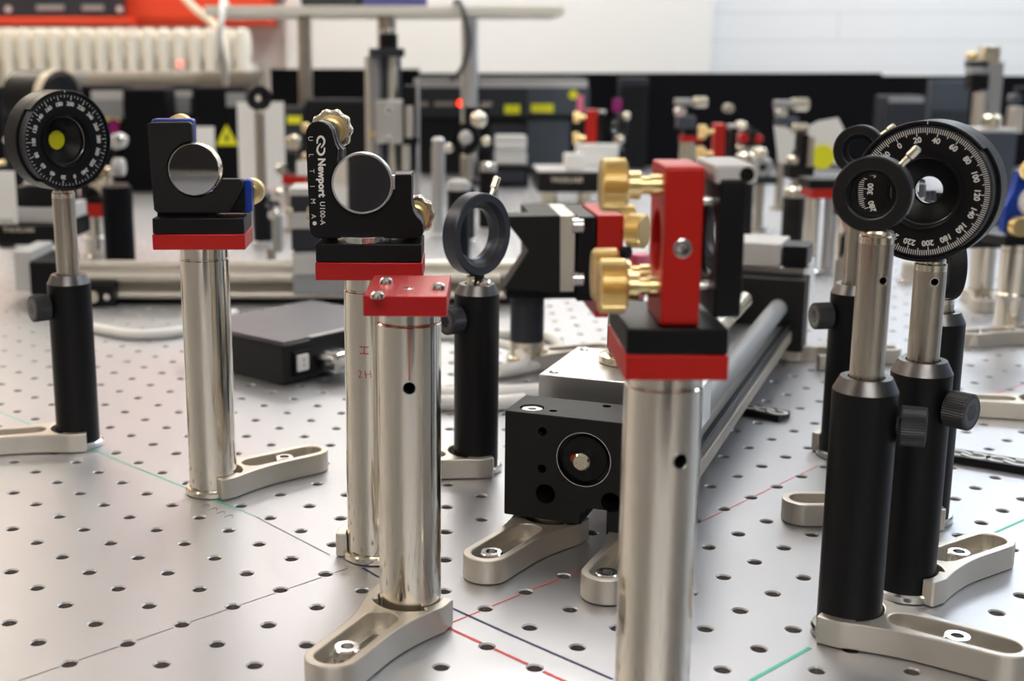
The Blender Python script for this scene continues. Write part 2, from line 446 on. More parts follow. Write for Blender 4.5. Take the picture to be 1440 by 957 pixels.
# ------------------------------------------------------------------ the lettered mirror mount
def arc_between(c, r, a0, a1, n=26): return circ(r, n, c, a0, a1, True)
def lettered_mount():
    t = thing('mirror_mount', 'black lettered mirror mount with scalloped knobs on a steel pillar with pen marks', 'mirror mount', (-0.029, 0.5577, 0), R(-1.5), 'pillar mounted optics')
    p = pillar(t)
    # red pen marks on the pillar
    for s, z, size, dx in (('H', 0.1000, 0.0100, -0.0012), ('H', 0.0890, 0.0080, 0.0002), ('2', 0.0890, 0.0080, -0.0036)):
        me = N('redpen_reflect')
        a = dx/0.0125-0.10
        T = Matrix.Translation((0.01262*math.sin(a), -0.01262*math.cos(a), z)) @ Matrix.Rotation(a, 4, 'Z') @ UP90 @ Matrix.Rotation(R(90 if z > 0.095 else 8), 4, 'Z')
        me.text(s, size*0.62, T, 0.0003, bold=-0.00012); me.build('pen_mark', p)
    plates(t, 0.046, 0.032, 'red2')
    k = 0.0853e-3
    f = lambda x, y: ((x-392)*k, (690-y)*k)
    c = f(362, 410); r = 0.01325
    a0 = math.atan2(f(0,319)[1]-c[1], f(243,0)[0]-c[0]); a1 = math.atan2(f(0,385)[1]-c[1], f(511,0)[0]-c[0])
    out = [f(*q) for q in ((82,175),(86,152),(98,128),(118,112),(145,105),(172,110),(195,125),(212,150),(220,185),(230,222),(243,245))]
    arc = arc_between(c, r, a0, a1+2*PI, 40)
    out += arc + [f(*q) for q in ((513,374),(530,368),(600,366),(607,374),(607,510),(614,548),(630,575),(652,597),(663,620),(665,655),(658,675),(640,688),(135,690),(112,684),(97,667),(92,640))]
    z0 = ZP+0.0175
    T = Matrix.Translation((0,-0.006,z0)) @ UP90
    fp = N('black').prism(out, 0.0, 0.0055, (), 0.0005, T).build('front_plate', t)
    # back plate follows the same outline but closed round the bore
    back = [f(*q) for q in ((82,175),(86,152),(98,128),(118,112),(145,105),(172,110),(198,125),(217,150),(226,185),(238,225),(262,252),(262,600),(520,600),(520,368),(607,366),(607,510),(614,548),(630,575),(652,597),(665,620),(667,655),(660,675),(640,688),(135,690),(112,684),(97,667),(92,640))]
    N('cham').prism(back, -0.0042, -0.0014, (), 0.0004, T).build('spring_plate', t)
    N('blackm').prism(back, -0.0125, -0.0048, (), 0.0005, T).build('back_plate', t)
    N('chrome').rod((-0.003,-0.004,z0-0.0019), (-0.003,-0.004,z0+0.001), 0.0120, 48).build('pivot_disc', t)
    cz = z0+c[1]
    # mirror in its ring
    mi = N('mirror').lathe([(0,0.0018),(0.0122,0.0018),(0.0122,-0.004),(0,-0.004)], Matrix.Translation((c[0],-0.0125,cz)) @ Matrix.Rotation(R(1.0),4,'Z') @ UP90, 64).build('mirror', t)
    N('alu').lathe([(0.0121,0.0022),(0.0128,0.0022),(0.0130,0.0018),(0.0130,-0.005),(0.0121,-0.005)], Matrix.Translation((c[0],-0.0125,cz)) @ Matrix.Rotation(R(1.0),4,'Z') @ UP90, 64, close=True).build('mirror_rim', mi)
    N('alu').box((f(516,0)[0], -0.011, z0+f(0,405)[1]), (0.0016,0.004,0.006), 0.0003).build('retaining_clip', t)
    KN = lambda x, z: Matrix.Translation((x, 0.007, z)) @ Matrix.Rotation(-PI/2, 4, 'X')
    scallop_knob(KN(f(178,0)[0], z0+f(0,168)[1]), t); scallop_knob(KN(f(606,0)[0], z0+f(0,608)[1]), t)
    scallop_knob(KN(f(150,0)[0], z0+f(0,620)[1]), t)
    # lettering
    tx = lambda x, y: Matrix.Translation((f(x,0)[0], -0.01152, z0+f(0,y)[1])) @ UP90 @ Matrix.Rotation(-PI/2, 4, 'Z')
    for ch, y in zip('ULTIMA', (192, 274, 352, 428, 502, 578)):
        N('white').text(ch, 0.0030, tx(105+(y-192)*0.02, y), bold=-0.00002).build('letter', fp)
    N('white').lathe([(0,0.0001),(0.0009,0.0001),(0.0009,0),(0,0)], Matrix.Translation((f(118,0)[0],-0.01152,z0+f(0,613)[1])) @ UP90, 20).build('registered_mark', fp)
    N('white').text('Newport', 0.0043, tx(158, 384), bold=0.00018, space=1.02).build('maker_lettering', fp)
    N('white').text('U100-A', 0.0031, tx(158, 562), bold=0.00003, space=1.02).build('model_lettering', fp)
    b = N('white'); logo(b, 0.0038, Matrix.Translation((f(157,0)[0], -0.01150, z0+f(0,226)[1])) @ UP90 @ Matrix.Rotation(-PI/2, 4, 'Z')); b.build('maker_logo', fp)
lettered_mount()

# ------------------------------------------------------------------ the blue backed mirror mount
def blue_mount():
    t = thing('mirror_mount', 'black L-shaped mirror mount with blue back plate on a plain steel pillar', 'mirror mount', (-0.119, 0.6475, 0), R(1), 'pillar mounted optics')
    pillar(t); plates(t, 0.046, 0.031, 'red')
    k = 0.0832e-3; f = lambda x, y: ((x-380)*k, (662-y)*k)
    z0 = ZP+0.0175
    c = f(362, 397); r = 0.0136
    def corner(px, py, rr, a0, a1): return circ(rr, 6, f(px, py), a0, a1, True)
    q = 22*k
    a0 = math.atan2(f(0,250)[1]-c[1], f(345,0)[0]-c[0]); a1 = math.atan2(f(0,465)[1]-c[1], f(508,0)[0]-c[0])
    out = corner(115,145,q,PI,PI/2) + corner(330,145,25*k,PI/2,0) + [f(355,225), f(350,240)]
    out += circ(r, 40, c, a0, a1+2*PI, True) + [f(522,456)] + corner(618,480,24*k,PI/2,0) + [f(640,505), f(560,655), f(553,660), f(130,660), f(108,640)]
    T = Matrix.Translation((0,-0.004,z0)) @ UP90
    N('blackm').prism(out, 0.0, 0.006, (), 0.0006, T).build('front_plate', t)
    bl = corner(118,128,q,PI,PI/2) + corner(326,128,q,PI/2,0) + [f(346,300), f(362,540), f(560,540), f(560,480)] + corner(662,490,q,PI/2,0) + corner(662,648,q,0,-PI/2) + [f(140,672), f(98,640)]
    N('blue').prism(bl, -0.0105, -0.002, (), 0.0006, T).build('back_plate', t)
    mid = corner(120,140,q,PI,PI/2) + corner(318,140,q,PI/2,0) + [f(336,300), f(336,545), f(555,545), f(555,470)] + corner(622,482,q,PI/2,0) + corner(622,640,q,0,-PI/2) + [f(130,660), f(108,640)]
    N('black').prism(mid, -0.0022, 0.0002, (), 0.0004, T).build('middle_plate', t)
    N('black').box((f(300,0)[0],-0.001,z0-0.0012), (0.03,0.012,0.0026), 0.0003).build('foot', t)
    cz = z0+c[1]; TM = Matrix.Translation((c[0],-0.0104,cz)) @ Matrix.Rotation(R(-4),4,'Z') @ UP90
    mi = N('mirror').lathe([(0,0.0016),(0.0124,0.0016),(0.0124,-0.005),(0,-0.005)], TM, 64).build('mirror', t)
    N('palebrass').lathe([(0.0123,0.0018),(0.0127,0.0018),(0.0128,0.0014),(0.0128,-0.006),(0.0123,-0.006)], TM, 64, close=True).build('mirror_rim', mi)
    N('palebrass').ball((f(492,0)[0],-0.011,z0+f(0,468)[1]), 0.0009).build('set_screw', t)
    for x, z in ((f(232,0)[0], z0+f(0,166)[1]), (f(658,0)[0], z0+f(0,560)[1]), (f(170,0)[0], z0+f(0,590)[1])):
        T2 = Matrix.Translation((x, 0.006, z)) @ Matrix.Rotation(-PI/2, 4, 'X')
        N('brass').lathe([(0,0),(0.004,0),(0.004,0.004),(0.0066,0.0045),(0.0068,0.012),(0.0055,0.0145),(0,0.0150)], T2, 36).build('adjuster_knob', t)
blue_mount()

# ------------------------------------------------------------------ bare pillar with the red plate
def bare_plate():
    t = thing('pillar_platform', 'bare red plate with three domed screws on a shiny steel pillar', 'pillar', (-0.0110, 0.4862, 0), 0, 'pillar mounted optics')
    p = pillar(t, hole=(0.1015, 0.02))
    N('redpen_reflect').lathe([(0.01256,0),(0.01256,0.0004)], Matrix.Translation((0,0,ZP-0.0062)), 64).build('red_ring_reflection', p)  # reflection of the red plate, painted as a thin ring
    b = N('redpen_reflect'); b.box((0.0003,-0.01252,0.1145), (0.0004,0.0002,0.020), 0); b.build('red_upright_line', p)  # thin red upright line on the pillar
    rz = R(-2.5)
    T = Matrix.Rotation(rz, 4, 'Z')
    pl = N('red2').box((0,0,ZP+0.0039), (0.031,0.046,0.0078), 0.0005, T).build('red_plate', t)
    for u, v in ((543,394),(531,414),(617,402)):
        q = at(u, v, ZP+0.009); x, y = q.x+0.0110, q.y-0.4862
        N('chrome').lathe([(0.0027,0),(0.0027,0.0005),(0.0023,0.0016),(0.0013,0.0024),(0,0.0026)], Matrix.Translation((x, y, ZP+0.0078)), 28).build('domed_screw', t)
    q = at(574, 405, ZP+0.0078); N('chrome').lathe([(0,0.0002),(0.0018,0.0002),(0.0022,0)], Matrix.Translation((q.x+0.0110, q.y-0.4862, ZP+0.0078)), 24).build('centre_screw', t)
    q = at(578, 414, ZP+0.0078); N('thread').lathe([(0,0.0001),(0.0007,0.0001)], Matrix.Translation((q.x+0.0110, q.y-0.4862, ZP+0.0078)), 16).build('pin_hole', pl)
bare_plate()

# ------------------------------------------------------------------ red kinematic mount with brass knobs (edge on)
def square_bore(w, h, rb): return rrect(w, h, 0.0015), [circ(rb, 40)]
def red_kinematic(name, label, loc, rz, zp=ZP, with_pillar=True, scale=1.0, group=None, hole=None):
    t = thing(name, label, 'mirror mount', loc, rz, group)
    p = None
    if with_pillar: p = pillar(t, zp, hole=hole); plates(t, 0.031, 0.046, 'red', zp=zp)
    z0 = zp+0.0158
    # red plate: normal along x, its narrow edge towards the viewer
    TX_ = lambda x, y=-0.0020: Matrix.Translation((x-0.0026, y, z0+0.0240)) @ Matrix.Rotation(PI/2, 4, 'Z') @ UP90
    o, h = square_bore(0.028, 0.048, 0.0098)
    rp = N('red').prism(o, -0.0058, 0.0058, h, 0.0007, TX_(0.0035, -0.0055)).build('red_plate', t)
    N('black').prism(rrect(0.034,0.042,0.0015), -0.0040, 0.0040, [circ(0.0118, 40, (0,0.001))], 0.0006, TX_(0.0178) @ Matrix.Translation((0,-0.0005,0))).build('mirror_plate', t)
    N('lgrey').box((0.0160, -0.002, z0+0.0455), (0.0125, 0.033, 0.0055), 0.0008).build('top_block', t)
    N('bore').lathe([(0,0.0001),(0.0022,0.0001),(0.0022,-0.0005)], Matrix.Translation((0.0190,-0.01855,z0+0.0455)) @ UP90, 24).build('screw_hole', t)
    N('mirror').lathe([(0,0.0045),(0.0116,0.0045),(0.0116,-0.003),(0,-0.003)], Matrix.Translation((0.0152,-0.002,z0+0.025)) @ Matrix.Rotation(PI/2,4,'Y'), 40).build('mirror', t)
    for z in (0.011, 0.037): N('chrome').rod((0.0060,-0.011,z0+z), (0.0120,-0.011,z0+z), 0.0016).build('ball_screw', t)
    KX = lambda y, z: Matrix.Translation((-0.0046, y-0.002, z0+z)) @ Matrix.Rotation(-PI/2, 4, 'Y')
    knurl_knob(KX(-0.0110, 0.0418), t, 0.0079, 0.0080, shaft=0.0108)
    knurl_knob(KX(-0.0110, 0.0112), t, 0.0083, 0.0086, shaft=0.0100)
    knurl_knob(KX(0.0062, 0.0120), t, 0.0083, 0.0082, shaft=0.0105)
    T = Matrix.Translation((0.0009,-0.0196,z0+0.0238)) @ UP90
    N('chrome').lathe([(0.0022,0.0),(0.0026,0.0003),(0.0028,0.0002),(0.0028,0)], T, 28).build('screw_rim', rp)
    N('chrome').lathe([(0,-0.0002),(0.0012,0.0002),(0.0023,0.0002)], T, 24).build('side_screw', t)
    return t
rk = red_kinematic('kinematic_mount', 'tall red kinematic mount with three big brass knobs on the nearest steel pillar', (0.0722, 0.396, 0), R(-1), zp=0.1300, group='pillar mounted optics', hole=(0.1010, 0.36))

# ------------------------------------------------------------------ posts in black holders
def post_holder(t, h=0.106, r=0.0123, thumb=None, z_thumb=None, clear=True, flange=True):
    b = N('black').lathe([(0,0.0040),(r,0.0040),(r,h-0.0052),(0,h-0.0052)], Matrix(), 56).build('post_holder', t)
    N('cham').lathe([(r,h-0.0052),(r-0.0026,h),(0.0070,h),(0.0064,h-0.004)], Matrix(), 56).build('holder_rim', b)
    if flange: N('chrome').lathe([(0,0.0003),(r+0.0018,0.0003),(r+0.0022,0.0008),(r+0.0022,0.0032),(r+0.0014,0.0041),(0,0.0041)], Matrix(), 56).build('pedestal_flange', t)
    if thumb is not None:
        z = z_thumb or h-0.018; d = Vector((math.cos(thumb), math.sin(thumb), 0))
        T = Matrix.Translation(d*(r-0.0005)+Vector((0,0,z))) @ d.to_track_quat('Z','Y').to_matrix().to_4x4()
        n = 46; out = []
        for k in range(n*2):
            a = PI*k/n; rr = 0.0076 if k % 2 else 0.0073; out.append((rr*math.cos(a), rr*math.sin(a)))
        s = N('knurl'); s.loft(out, [(0.0005,0.0015),(0,0.0020),(0,0.0105),(0.0005,0.0110)], T)
        s = s.build('thumbscrew', t)
        N('blackgloss').lathe([(0,0.0112),(0.0036,0.0112),(0.0036,0.0108)], T, 6).build('hex_socket', s)
        N('cham').lathe([(0.0030,0.0109),(0.0030,0.01112),(0.0056,0.01112),(0.0060,0.0109)], T, 40).build('end_face', s)
        N('dcable').rod(T @ Vector((0,0,-0.004)), T @ Vector((0,0,0.004)), 0.0030).build('thumbscrew_stem', s)
    return b
def opt_post(t, z0, z1, r=0.00635, hole=None, cap='brass'):
    b = N('post'); o = b.lathe([(0,z0),(r,z0),(r,z1-0.0048),(0,z1-0.0048)], Matrix(), 48).build('post', t)
    if hole:
        z, a = hole; d = Vector((math.sin(a), -math.cos(a), 0))
        c = N('bore'); c.rod(d*0.001+Vector((0,0,z)), d*0.02+Vector((0,0,z)), 0.0015, 20, 0.0001); cut(o, c)
        T = Matrix.Translation(d*(r-0.0002)+Vector((0,0,z))) @ d.to_track_quat('Z','Y').to_matrix().to_4x4()
        N('chrome').lathe([(0.0015,-0.0008),(0.0016,0.0002),(0.0018,0.0002),(0.0018,-0.0008)], T, 20).build('hole_rim', o)
    N(cap if cap != 'brass' else 'palebrass').lathe([(r,z1-0.0048),(r,z1-0.0022),(r-0.0006,z1-0.0018),(r-0.0006,z1-0.0008),(r-0.001,z1),(0,z1)], Matrix(), 40).build('post_cap', o)
    return o

def rotation_mount(label, x, y, zc, ang, dial_top, thumb, cut_side, hole=None, lens_mat='glass', holder_h=0.103, group='graduated rotation mounts', step=2, target=None):
    """ang: direction the dial faces, degrees from +x"""
    t = thing('rotation_mount', label, 'rotation mount', (x, y, 0), 0, group)
    post_holder(t, holder_h, thumb=thumb)
    opt_post(t, holder_h-0.02, zc-0.0275, hole=hole)
    n = (math.cos(R(ang)), math.sin(R(ang)))
    F = face((-0.004 if cut_side > 0 else 0,0,zc), n) @ Matrix.Scale(0.965, 4)
    Ro, Ri, Rd = 0.0290, 0.0120, 0.0272
    hs = N('black').lathe([(Ro-0.0012,-0.0125),(Ro,-0.0113),(Ro,0.0010),(Ro-0.0005,0.0015),(0.0150,0.0015),(0.0150,-0.0125)], F, 96, close=True)
    # raised front rim that covers everything but the thumb cut-out
    a0, a1 = (R(-52), R(40)) if cut_side > 0 else (R(140), R(232))
    outer = circ(Ro, 60, (0,0), a1, a0+2*PI, True); inner = circ(Rd+0.0003, 60, (0,0), a0+2*PI, a1, True)
    hs.prism(outer+inner, 0.0010, 0.0084, (), 0.0004, F)
    hs = hs.build('housing', t)
    # graduated dial
    d = N('black').lathe([(0.0158,0.0072),(0.0265,0.0078),(Rd,0.0072),(Rd,0.0012),(0.0150,0.0012),(0.0150,0.0066)], F, 96, close=True).build('dial', t)
    mk = N('ink'); zf = 0.00775
    for deg in range(0, 360, step):
        a = PI/2-R(deg-dial_top); L = 0.0034 if deg % 20 == 0 else (0.0029 if deg % 10 == 0 else 0.0021)
        if step > 2: L *= 0.9
        w = 0.00030 if step == 2 else 0.00030
        if deg % 20 and step > 2: L *= 0.55
        T = F @ Matrix.Rotation(a, 4, 'Z')
        mk.box((0.0262-L/2, 0, zf), (L, w, 0.00024), 0, T)
    mk.build('dial_ticks', d)
    N('knurl').lathe([(0.0266,0.0079),(0.02725,0.0074),(0.0273,0.0012),(0.0266,0.0012)], F, 96).build('dial_edge', d)
    tk = N('ink')
    for deg in range(0, 360, 20):
        a = PI/2-R(deg-dial_top)
        tk.text(str(deg), 0.0032, F @ Matrix.Rotation(a-PI/2, 4, 'Z') @ Matrix.Translation((0, 0.02115, zf-0.0002)), 0.0003, bold=0.00009)
    tk.build('dial_numbers', d)
    ix = N('white'); ix.box((0, 0.0281, 0.0084), (0.0003, 0.0013, 0.0003), 0, F); ix.build('index_line', hs)
    # stepped black cell with the small optic inside
    N('black').lathe([(0.0158,0.0082),(0.0158,0.0072),(0.0148,0.0066),(0.0146,0.0040),(0.0132,0.0036),(0.0132,0.0012),(0.0108,-0.001),(0.0064,-0.0032),(0.0056,-0.0030),(0.0056,-0.010),(0.0148,-0.010),(0.0150,0.0060),(0.0152,0.0082)], F, 72, close=True).build('lens_cell', t)
    N(lens_mat).lathe([(0,-0.0033),(0.0030,-0.0034),(0.0056,-0.0040),(0.0056,-0.0085),(0,-0.0085)], F, 48).build('lens', t)
    N('chrome').lathe([(0.0133,0.0034),(0.0138,0.0038),(0.0142,0.0036)], F, 60).build('retaining_ring', t)
    return t
rotation_mount('large graduated rotation mount, numbers facing front, with a clear lens, right of centre', 0.2010, 0.5155, 0.1728, -124, 30, R(-50), +1, hole=(0.1365, -0.05))
lr = rotation_mount('rotation mount with a yellow spot in its centre, at the left edge', -0.2135, 0.7310, 0.1795, -43, 190, R(-142), -1, lens_mat='yellow', step=5)

# yellow disc is a card target: same part, printed colour only
def iris(label, x, y, zc, ang, holder_h=0.106, thumb=None, hole=None, r=0.0147, ri=0.0088, th=0.0075, lever=R(50), post_top=None, cap='brass', group='iris diaphragms on posts', text=False, dx=0.0):
    t = thing('iris_diaphragm', label, 'iris', (x, y, 0), 0, group)
    post_holder(t, holder_h, thumb=thumb)
    opt_post(t, holder_h-0.02, (post_top or zc-r+0.0006), hole=hole, cap=cap)
    F = face((dx,0,zc), (math.cos(R(ang)), math.sin(R(ang))))
    N('blackm').lathe([(r-0.0006,th*0.55),(r,th*0.45),(r,-th*0.5),(r-0.001,-th*0.55),(ri+0.002,-th*0.55),(ri,-th*0.2),(ri,th*0.45),(ri+0.0003,th*0.55)], F, 72, close=True).build('iris_ring', t)
    N('black').lathe([(ri+0.0004,th*0.12),(ri-0.0008,th*0.10),(ri-0.0010,-th*0.05),(ri-0.0024,-th*0.1),(ri-0.0024,-th*0.16),(ri+0.0004,-th*0.18)], F, 60, close=True).build('leaf_ring', t)
    p0 = F @ Vector((r*0.96*math.cos(lever), r*0.96*math.sin(lever), -th*0.1)); p1 = F @ Vector(((r+0.0040)*math.cos(lever), (r+0.0040)*math.sin(lever), -th*0.1)); p2 = F @ Vector(((r+0.0086)*math.cos(lever), (r+0.0086)*math.sin(lever), -th*0.1))
    lv = N('palebrass').rod(p0, p1, 0.0011, 16).build('lever', t)
    N('palebrass').rod(p1, p2, 0.0016, 20, 0.0004).build('lever_grip', lv)
    if text:
        b = N('ink')
        for k in range(11):
            a = R(-28+k*3.6); T = F @ Matrix.Rotation(a, 4, 'Z') @ Matrix.Translation((r+0.00005, 0, -0.0008))
            b.box((0,0,0), (0.0002, 0.0006, 0.0016), 0, T)
        b.build('rim_scale', t)
    return t
iris('black iris ring with a steel lever on a post, standing nearest on the right side', 0.1640, 0.4745, 0.1757, -121, thumb=R(-20), hole=(0.1440, 0.22), text=True, r=0.0141, ri=0.0091, dx=-0.0026)
iris('dark iris ring on a thin post, close behind the nearest one on the right', 0.2345, 0.7105, 0.1755, -120, holder_h=0.101, thumb=R(190), r=0.0136, lever=R(38), dx=-0.002)
def lens_ring():
    x, y = 0.0215, 0.6845
    t = thing('lens_ring', 'large tilted black lens ring on a short black post holder in the middle', 'lens mount', (x, y, 0))
    post_holder(t, 0.1055, thumb=R(-140))
    F = face((0,0,0.1325), (math.sin(R(45)), -math.cos(R(45))))
    r = 0.0222
    N('sheen').lathe([(r-0.0006,0.0045),(r,0.0038),(r,-0.0045),(r-0.001,-0.005),(0.0142,-0.005),(0.0138,-0.0042),(0.0138,-0.001),(0.0160,0.0008),(0.0178,0.0045)], F, 80, close=True).build('lens_cell', t)
    N('cham').lathe([(0.0139,-0.0010),(0.0157,0.0004),(0.0161,0.0012)], F, 80).build('retaining_ring', t)
    N('black').rod((0,0,0.100), (0,0,0.1115), 0.0040).build('neck', t)
    N('palebrass').rod((-0.0035,-0.004,0.1050), (-0.0035,-0.004,0.1105), 0.0022, 16).build('brass_screw', t)
    N('chrome').ball((0.0036,-0.0045,0.1060), 0.0044, 20, (1,1,0.75)).build('dome_screw', t)
    a = R(62); d = Vector((math.cos(a), math.sin(a), 0))
    lv = N('palebrass').rod(F @ (d*r*0.97), F @ (d*(r+0.0065)), 0.0012).build('lever', t)
    N('palebrass').rod(F @ (d*(r+0.0045)), F @ (d*(r+0.011)), 0.0021).build('lever_grip', lv)
lens_ring()
iris('iris ring seen edge on, on the holder just behind the large graduated mount', 0.2420, 0.6050, 0.1275, -4, holder_h=0.1060, thumb=R(62), r=0.0155, ri=0.0115, post_top=0.1145, dx=0.0022, lever=R(95), cap='pillar')

# ------------------------------------------------------------------ forks (each at its pillar)
fork(-0.0110, 0.4862, 243, 'nearest clamping fork, at the foot of the pillar with the bare red plate', 0.050)
fork(-0.119, 0.6475, 38, 'clamping fork pointing away to the right from the blue backed mount', 0.044)
fork(-0.029, 0.5577, 84, 'clamping fork mostly hidden behind the pillar of the lettered mount')
fork(0.1625, 0.4772, -37, 'clamping fork at the bottom right corner, under the nearest iris post', 0.044)
fork(0.2010, 0.5155, 33, 'clamping fork at the right edge, under the large graduated mount', 0.037)
fork(0.0215, 0.6845, 198, 'clamping fork at the foot of the large lens ring holder')
fork(-0.2135, 0.7310, 196, 'clamping fork at the left edge under the rotation mount with a yellow spot', 0.050)
fork(0.2420, 0.6050, 181, 'clamping fork with an empty slot end, left of the two right-hand black holders', 0.030)
fork(0.2345, 0.7105, 45, 'clamping fork under the second iris, half hidden by the nearest holder')
# ------------------------------------------------------------------ motorised linear stage with the black end block
def linear_stage():
    yaw = R(-22.5); FL = Vector((0.0316, 0.577, 0))
    t = thing('linear_stage', 'long linear stage with a black drilled end block and silver carriage', 'linear stage', FL, yaw)
    W, D, Z0, Z1 = 0.086, 0.031, 0.0130, 0.0640
    def endblock(y0, holes=True):
        # profile in x,z with the dovetail cut in the underside
        o = [(0.0006,Z0),(0.0375,Z0),(0.0375,Z0+0.0045),(0.0415,Z0+0.0085),(0.0500,Z0+0.0085),(0.0500,Z0-0.0030),(W,Z0-0.0030),(W,Z1),(0,Z1),(0,Z0+0.0006)]
        b = N('blackm').prism(o, -D, 0, (), 0.0005, Matrix.Translation((0,y0,0)) @ UP90).build('end_block', t)
        return b
    eb = endblock(0.0)
    cx, cz = 0.0385, 0.0447
    for (x, z, r, dp) in ((0.0185,0.0558,0.0021,0.012),(0.0185,0.0378,0.0021,0.012),(0.0205,0.0258,0.0047,0.020),(0.0520,0.0258,0.0047,0.020),(cx,cz,0.0126,0.0040)):
        c = N('blackgloss'); c.rod((x,-0.002,z), (x,dp,z), r, 40, 0.0001); cut(eb, c)
    for (x, y, r) in ((0.0100,0.0100,0.0058),(0.0210,0.0080,0.0020),(0.0420,0.0255,0.0022),(0.074,0.010,0.0058)):
        c = N('blackgloss'); c.rod((x,y,Z1+0.002), (x,y,Z1-0.003), r, 30, 0.0001); cut(eb, c)
    for x in (0.0100, 0.074): N('chrome').lathe([(0,-0.0014),(0.0020,-0.0014),(0.0020,-0.0006),(0.0048,-0.0006),(0.0052,-0.0010),(0.0052,-0.003)], Matrix.Translation((x,0.0100,Z1)), 28).build('cap_screw', t)
    FT = Matrix.Translation((cx,0,cz)) @ UP90
    bc = N('black').lathe([(0,-0.0012),(0.0105,-0.0012),(0.0108,-0.0016),(0.0108,-0.0042)], FT, 56)
    bc = bc.build('bearing_cap', t)
    for a in (20, 175, 290):
        N('blackgloss').box((0.0078*math.cos(R(a+100)),0.0078*math.sin(R(a+100)),-0.0012), (0.0052,0.0009,0.0002), 0, FT @ Matrix.Rotation(0,4,'Z')).build('slot_mark', bc) if False else None
    for a in (115, -62, 178):
        N('blackgloss').box((0.0076,0,-0.0011), (0.0050,0.0009,0.0003), 0, FT @ Matrix.Rotation(R(a),4,'Z')).build('slot_mark', bc)
    N('palebrass').lathe([(0.0038,-0.002),(0.0042,0.0006),(0.0042,0.0042),(0.0034,0.0052),(0,0.0052)], FT, 32).build('lead_screw_end', t)
    N('red').lathe([(0,0.0012),(0.0020,0.0012),(0.0020,-0.001)], FT @ Matrix.Translation((-0.0040,0.0002,0)), 20).build('red_dot', t)
    N('chrome').lathe([(0.0126,0.0002),(0.0130,0.0002),(0.0128,-0.001)], FT, 56).build('bearing_rim', eb)
    # base rail and guide rods
    N('alud').box((0.0430,0.245,0.0225), (0.060,0.430,0.012), 0.001).build('base_rail', t)
    N('black').box((0.0755,0.245,0.0290), (0.004,0.428,0.006), 0.0005).build('cover_strip', t)
    N('tube').box((0.0760,0.245,0.0215), (0.005,0.428,0.008), 0.0008).build('side_rail', t)
    N('grey').rod((0.0675,0.029,0.0425), (0.0675,0.4200,0.0425), 0.0068, 28).build('guide_rod', t)
    N('grey').rod((0.0180,0.029,0.0425), (0.0180,0.4200,0.0425), 0.0068, 28).build('guide_rod', t)
    N('palebrass').rod((0.0540,0.100,0.0610), (0.0540,0.3450,0.0610), 0.0058, 28, 0.002).build('drive_rod', t)
    N('chrome').rod((cx,0.029,0.042), (cx,0.4200,0.042), 0.004, 20).build('lead_screw', t)
    # carriage
    N('alu').prism([(0.0,0.0505),(0.081,0.0505),(0.081,0.080),(0.068,0.1190),(0.0,0.1190)], 0.0480, 0.0700, (), 0.0006).build('carriage', t)
    for x, y in ((0.006,0.057),(0.006,0.112),(0.075,0.057),(0.062,0.112)):
        N('chrome').lathe([(0,0.0002),(0.0018,0.0008),(0.0028,0.0002),(0.003,-0.001)], Matrix.Translation((x,y,0.0700)), 20).build('carriage_screw', t)
    # far end block, feet, motor housing
    endblock(0.4200)
    N('alu').box((0.043,0.482,0.0470), (0.080,0.060,0.044), 0.002).build('motor_housing', t)
    N('lgrey').box((0.034,0.470,0.0780), (0.060,0.050,0.018), 0.001).build('motor_cover', t)
    N('black').box((0.0745,0.462,0.0780), (0.018,0.034,0.016), 0.001).build('connector_socket', t)
    for x in (0.010, 0.076): N('fork').box((x,0.440,0.0055), (0.018,0.026,0.0090), 0.001).build('foot_bracket', t)
    # front pedestals
    for x in (0.0200, 0.0660):
        zt = 0.0128 if x < 0.04 else 0.0098
        N('post').lathe([(0,0.0003),(0.0147,0.0003),(0.0147,0.0032),(0.0125,0.0040),(0.0125,zt),(0,zt)], Matrix.Translation((x,0.0140,0)), 40).build('pedestal', t)
    ex, ey = Vector((math.cos(yaw), math.sin(yaw), 0)), Vector((-math.sin(yaw), math.cos(yaw), 0))
    q = FL+ex*0.0200+ey*0.0140; fork(q.x, q.y, 236, 'clamping fork in front of the black end block, left of two', 0.056)
    q = FL+ex*0.0660+ey*0.0140; fork(q.x, q.y, 244, 'clamping fork half behind the nearest pillar, under the black end block', 0.058)
    # pillar on the carriage
    q = FL+ex*0.0350+ey*0.0920
    t2 = thing('short_pillar', 'short brass coloured pillar foot standing on the silver carriage', 'pillar', (q.x, q.y, 0.0703))
    N('palebrass').lathe([(0,0),(0.0145,0),(0.0150,0.0005),(0.0150,0.0040),(0.0120,0.0046),(0,0.0046)], Matrix(), 48).build('flange', t2)
    N('pillar').lathe([(0,0.0046),(0.0110,0.0046),(0.0110,0.028),(0.0104,0.0285),(0,0.0285)], Matrix(), 48).build('shaft', t2)
    q = FL+ex*0.095+ey*0.425
    fork(q.x, q.y, 12, 'clamping fork beside the far end of the long linear stage')
linear_stage()

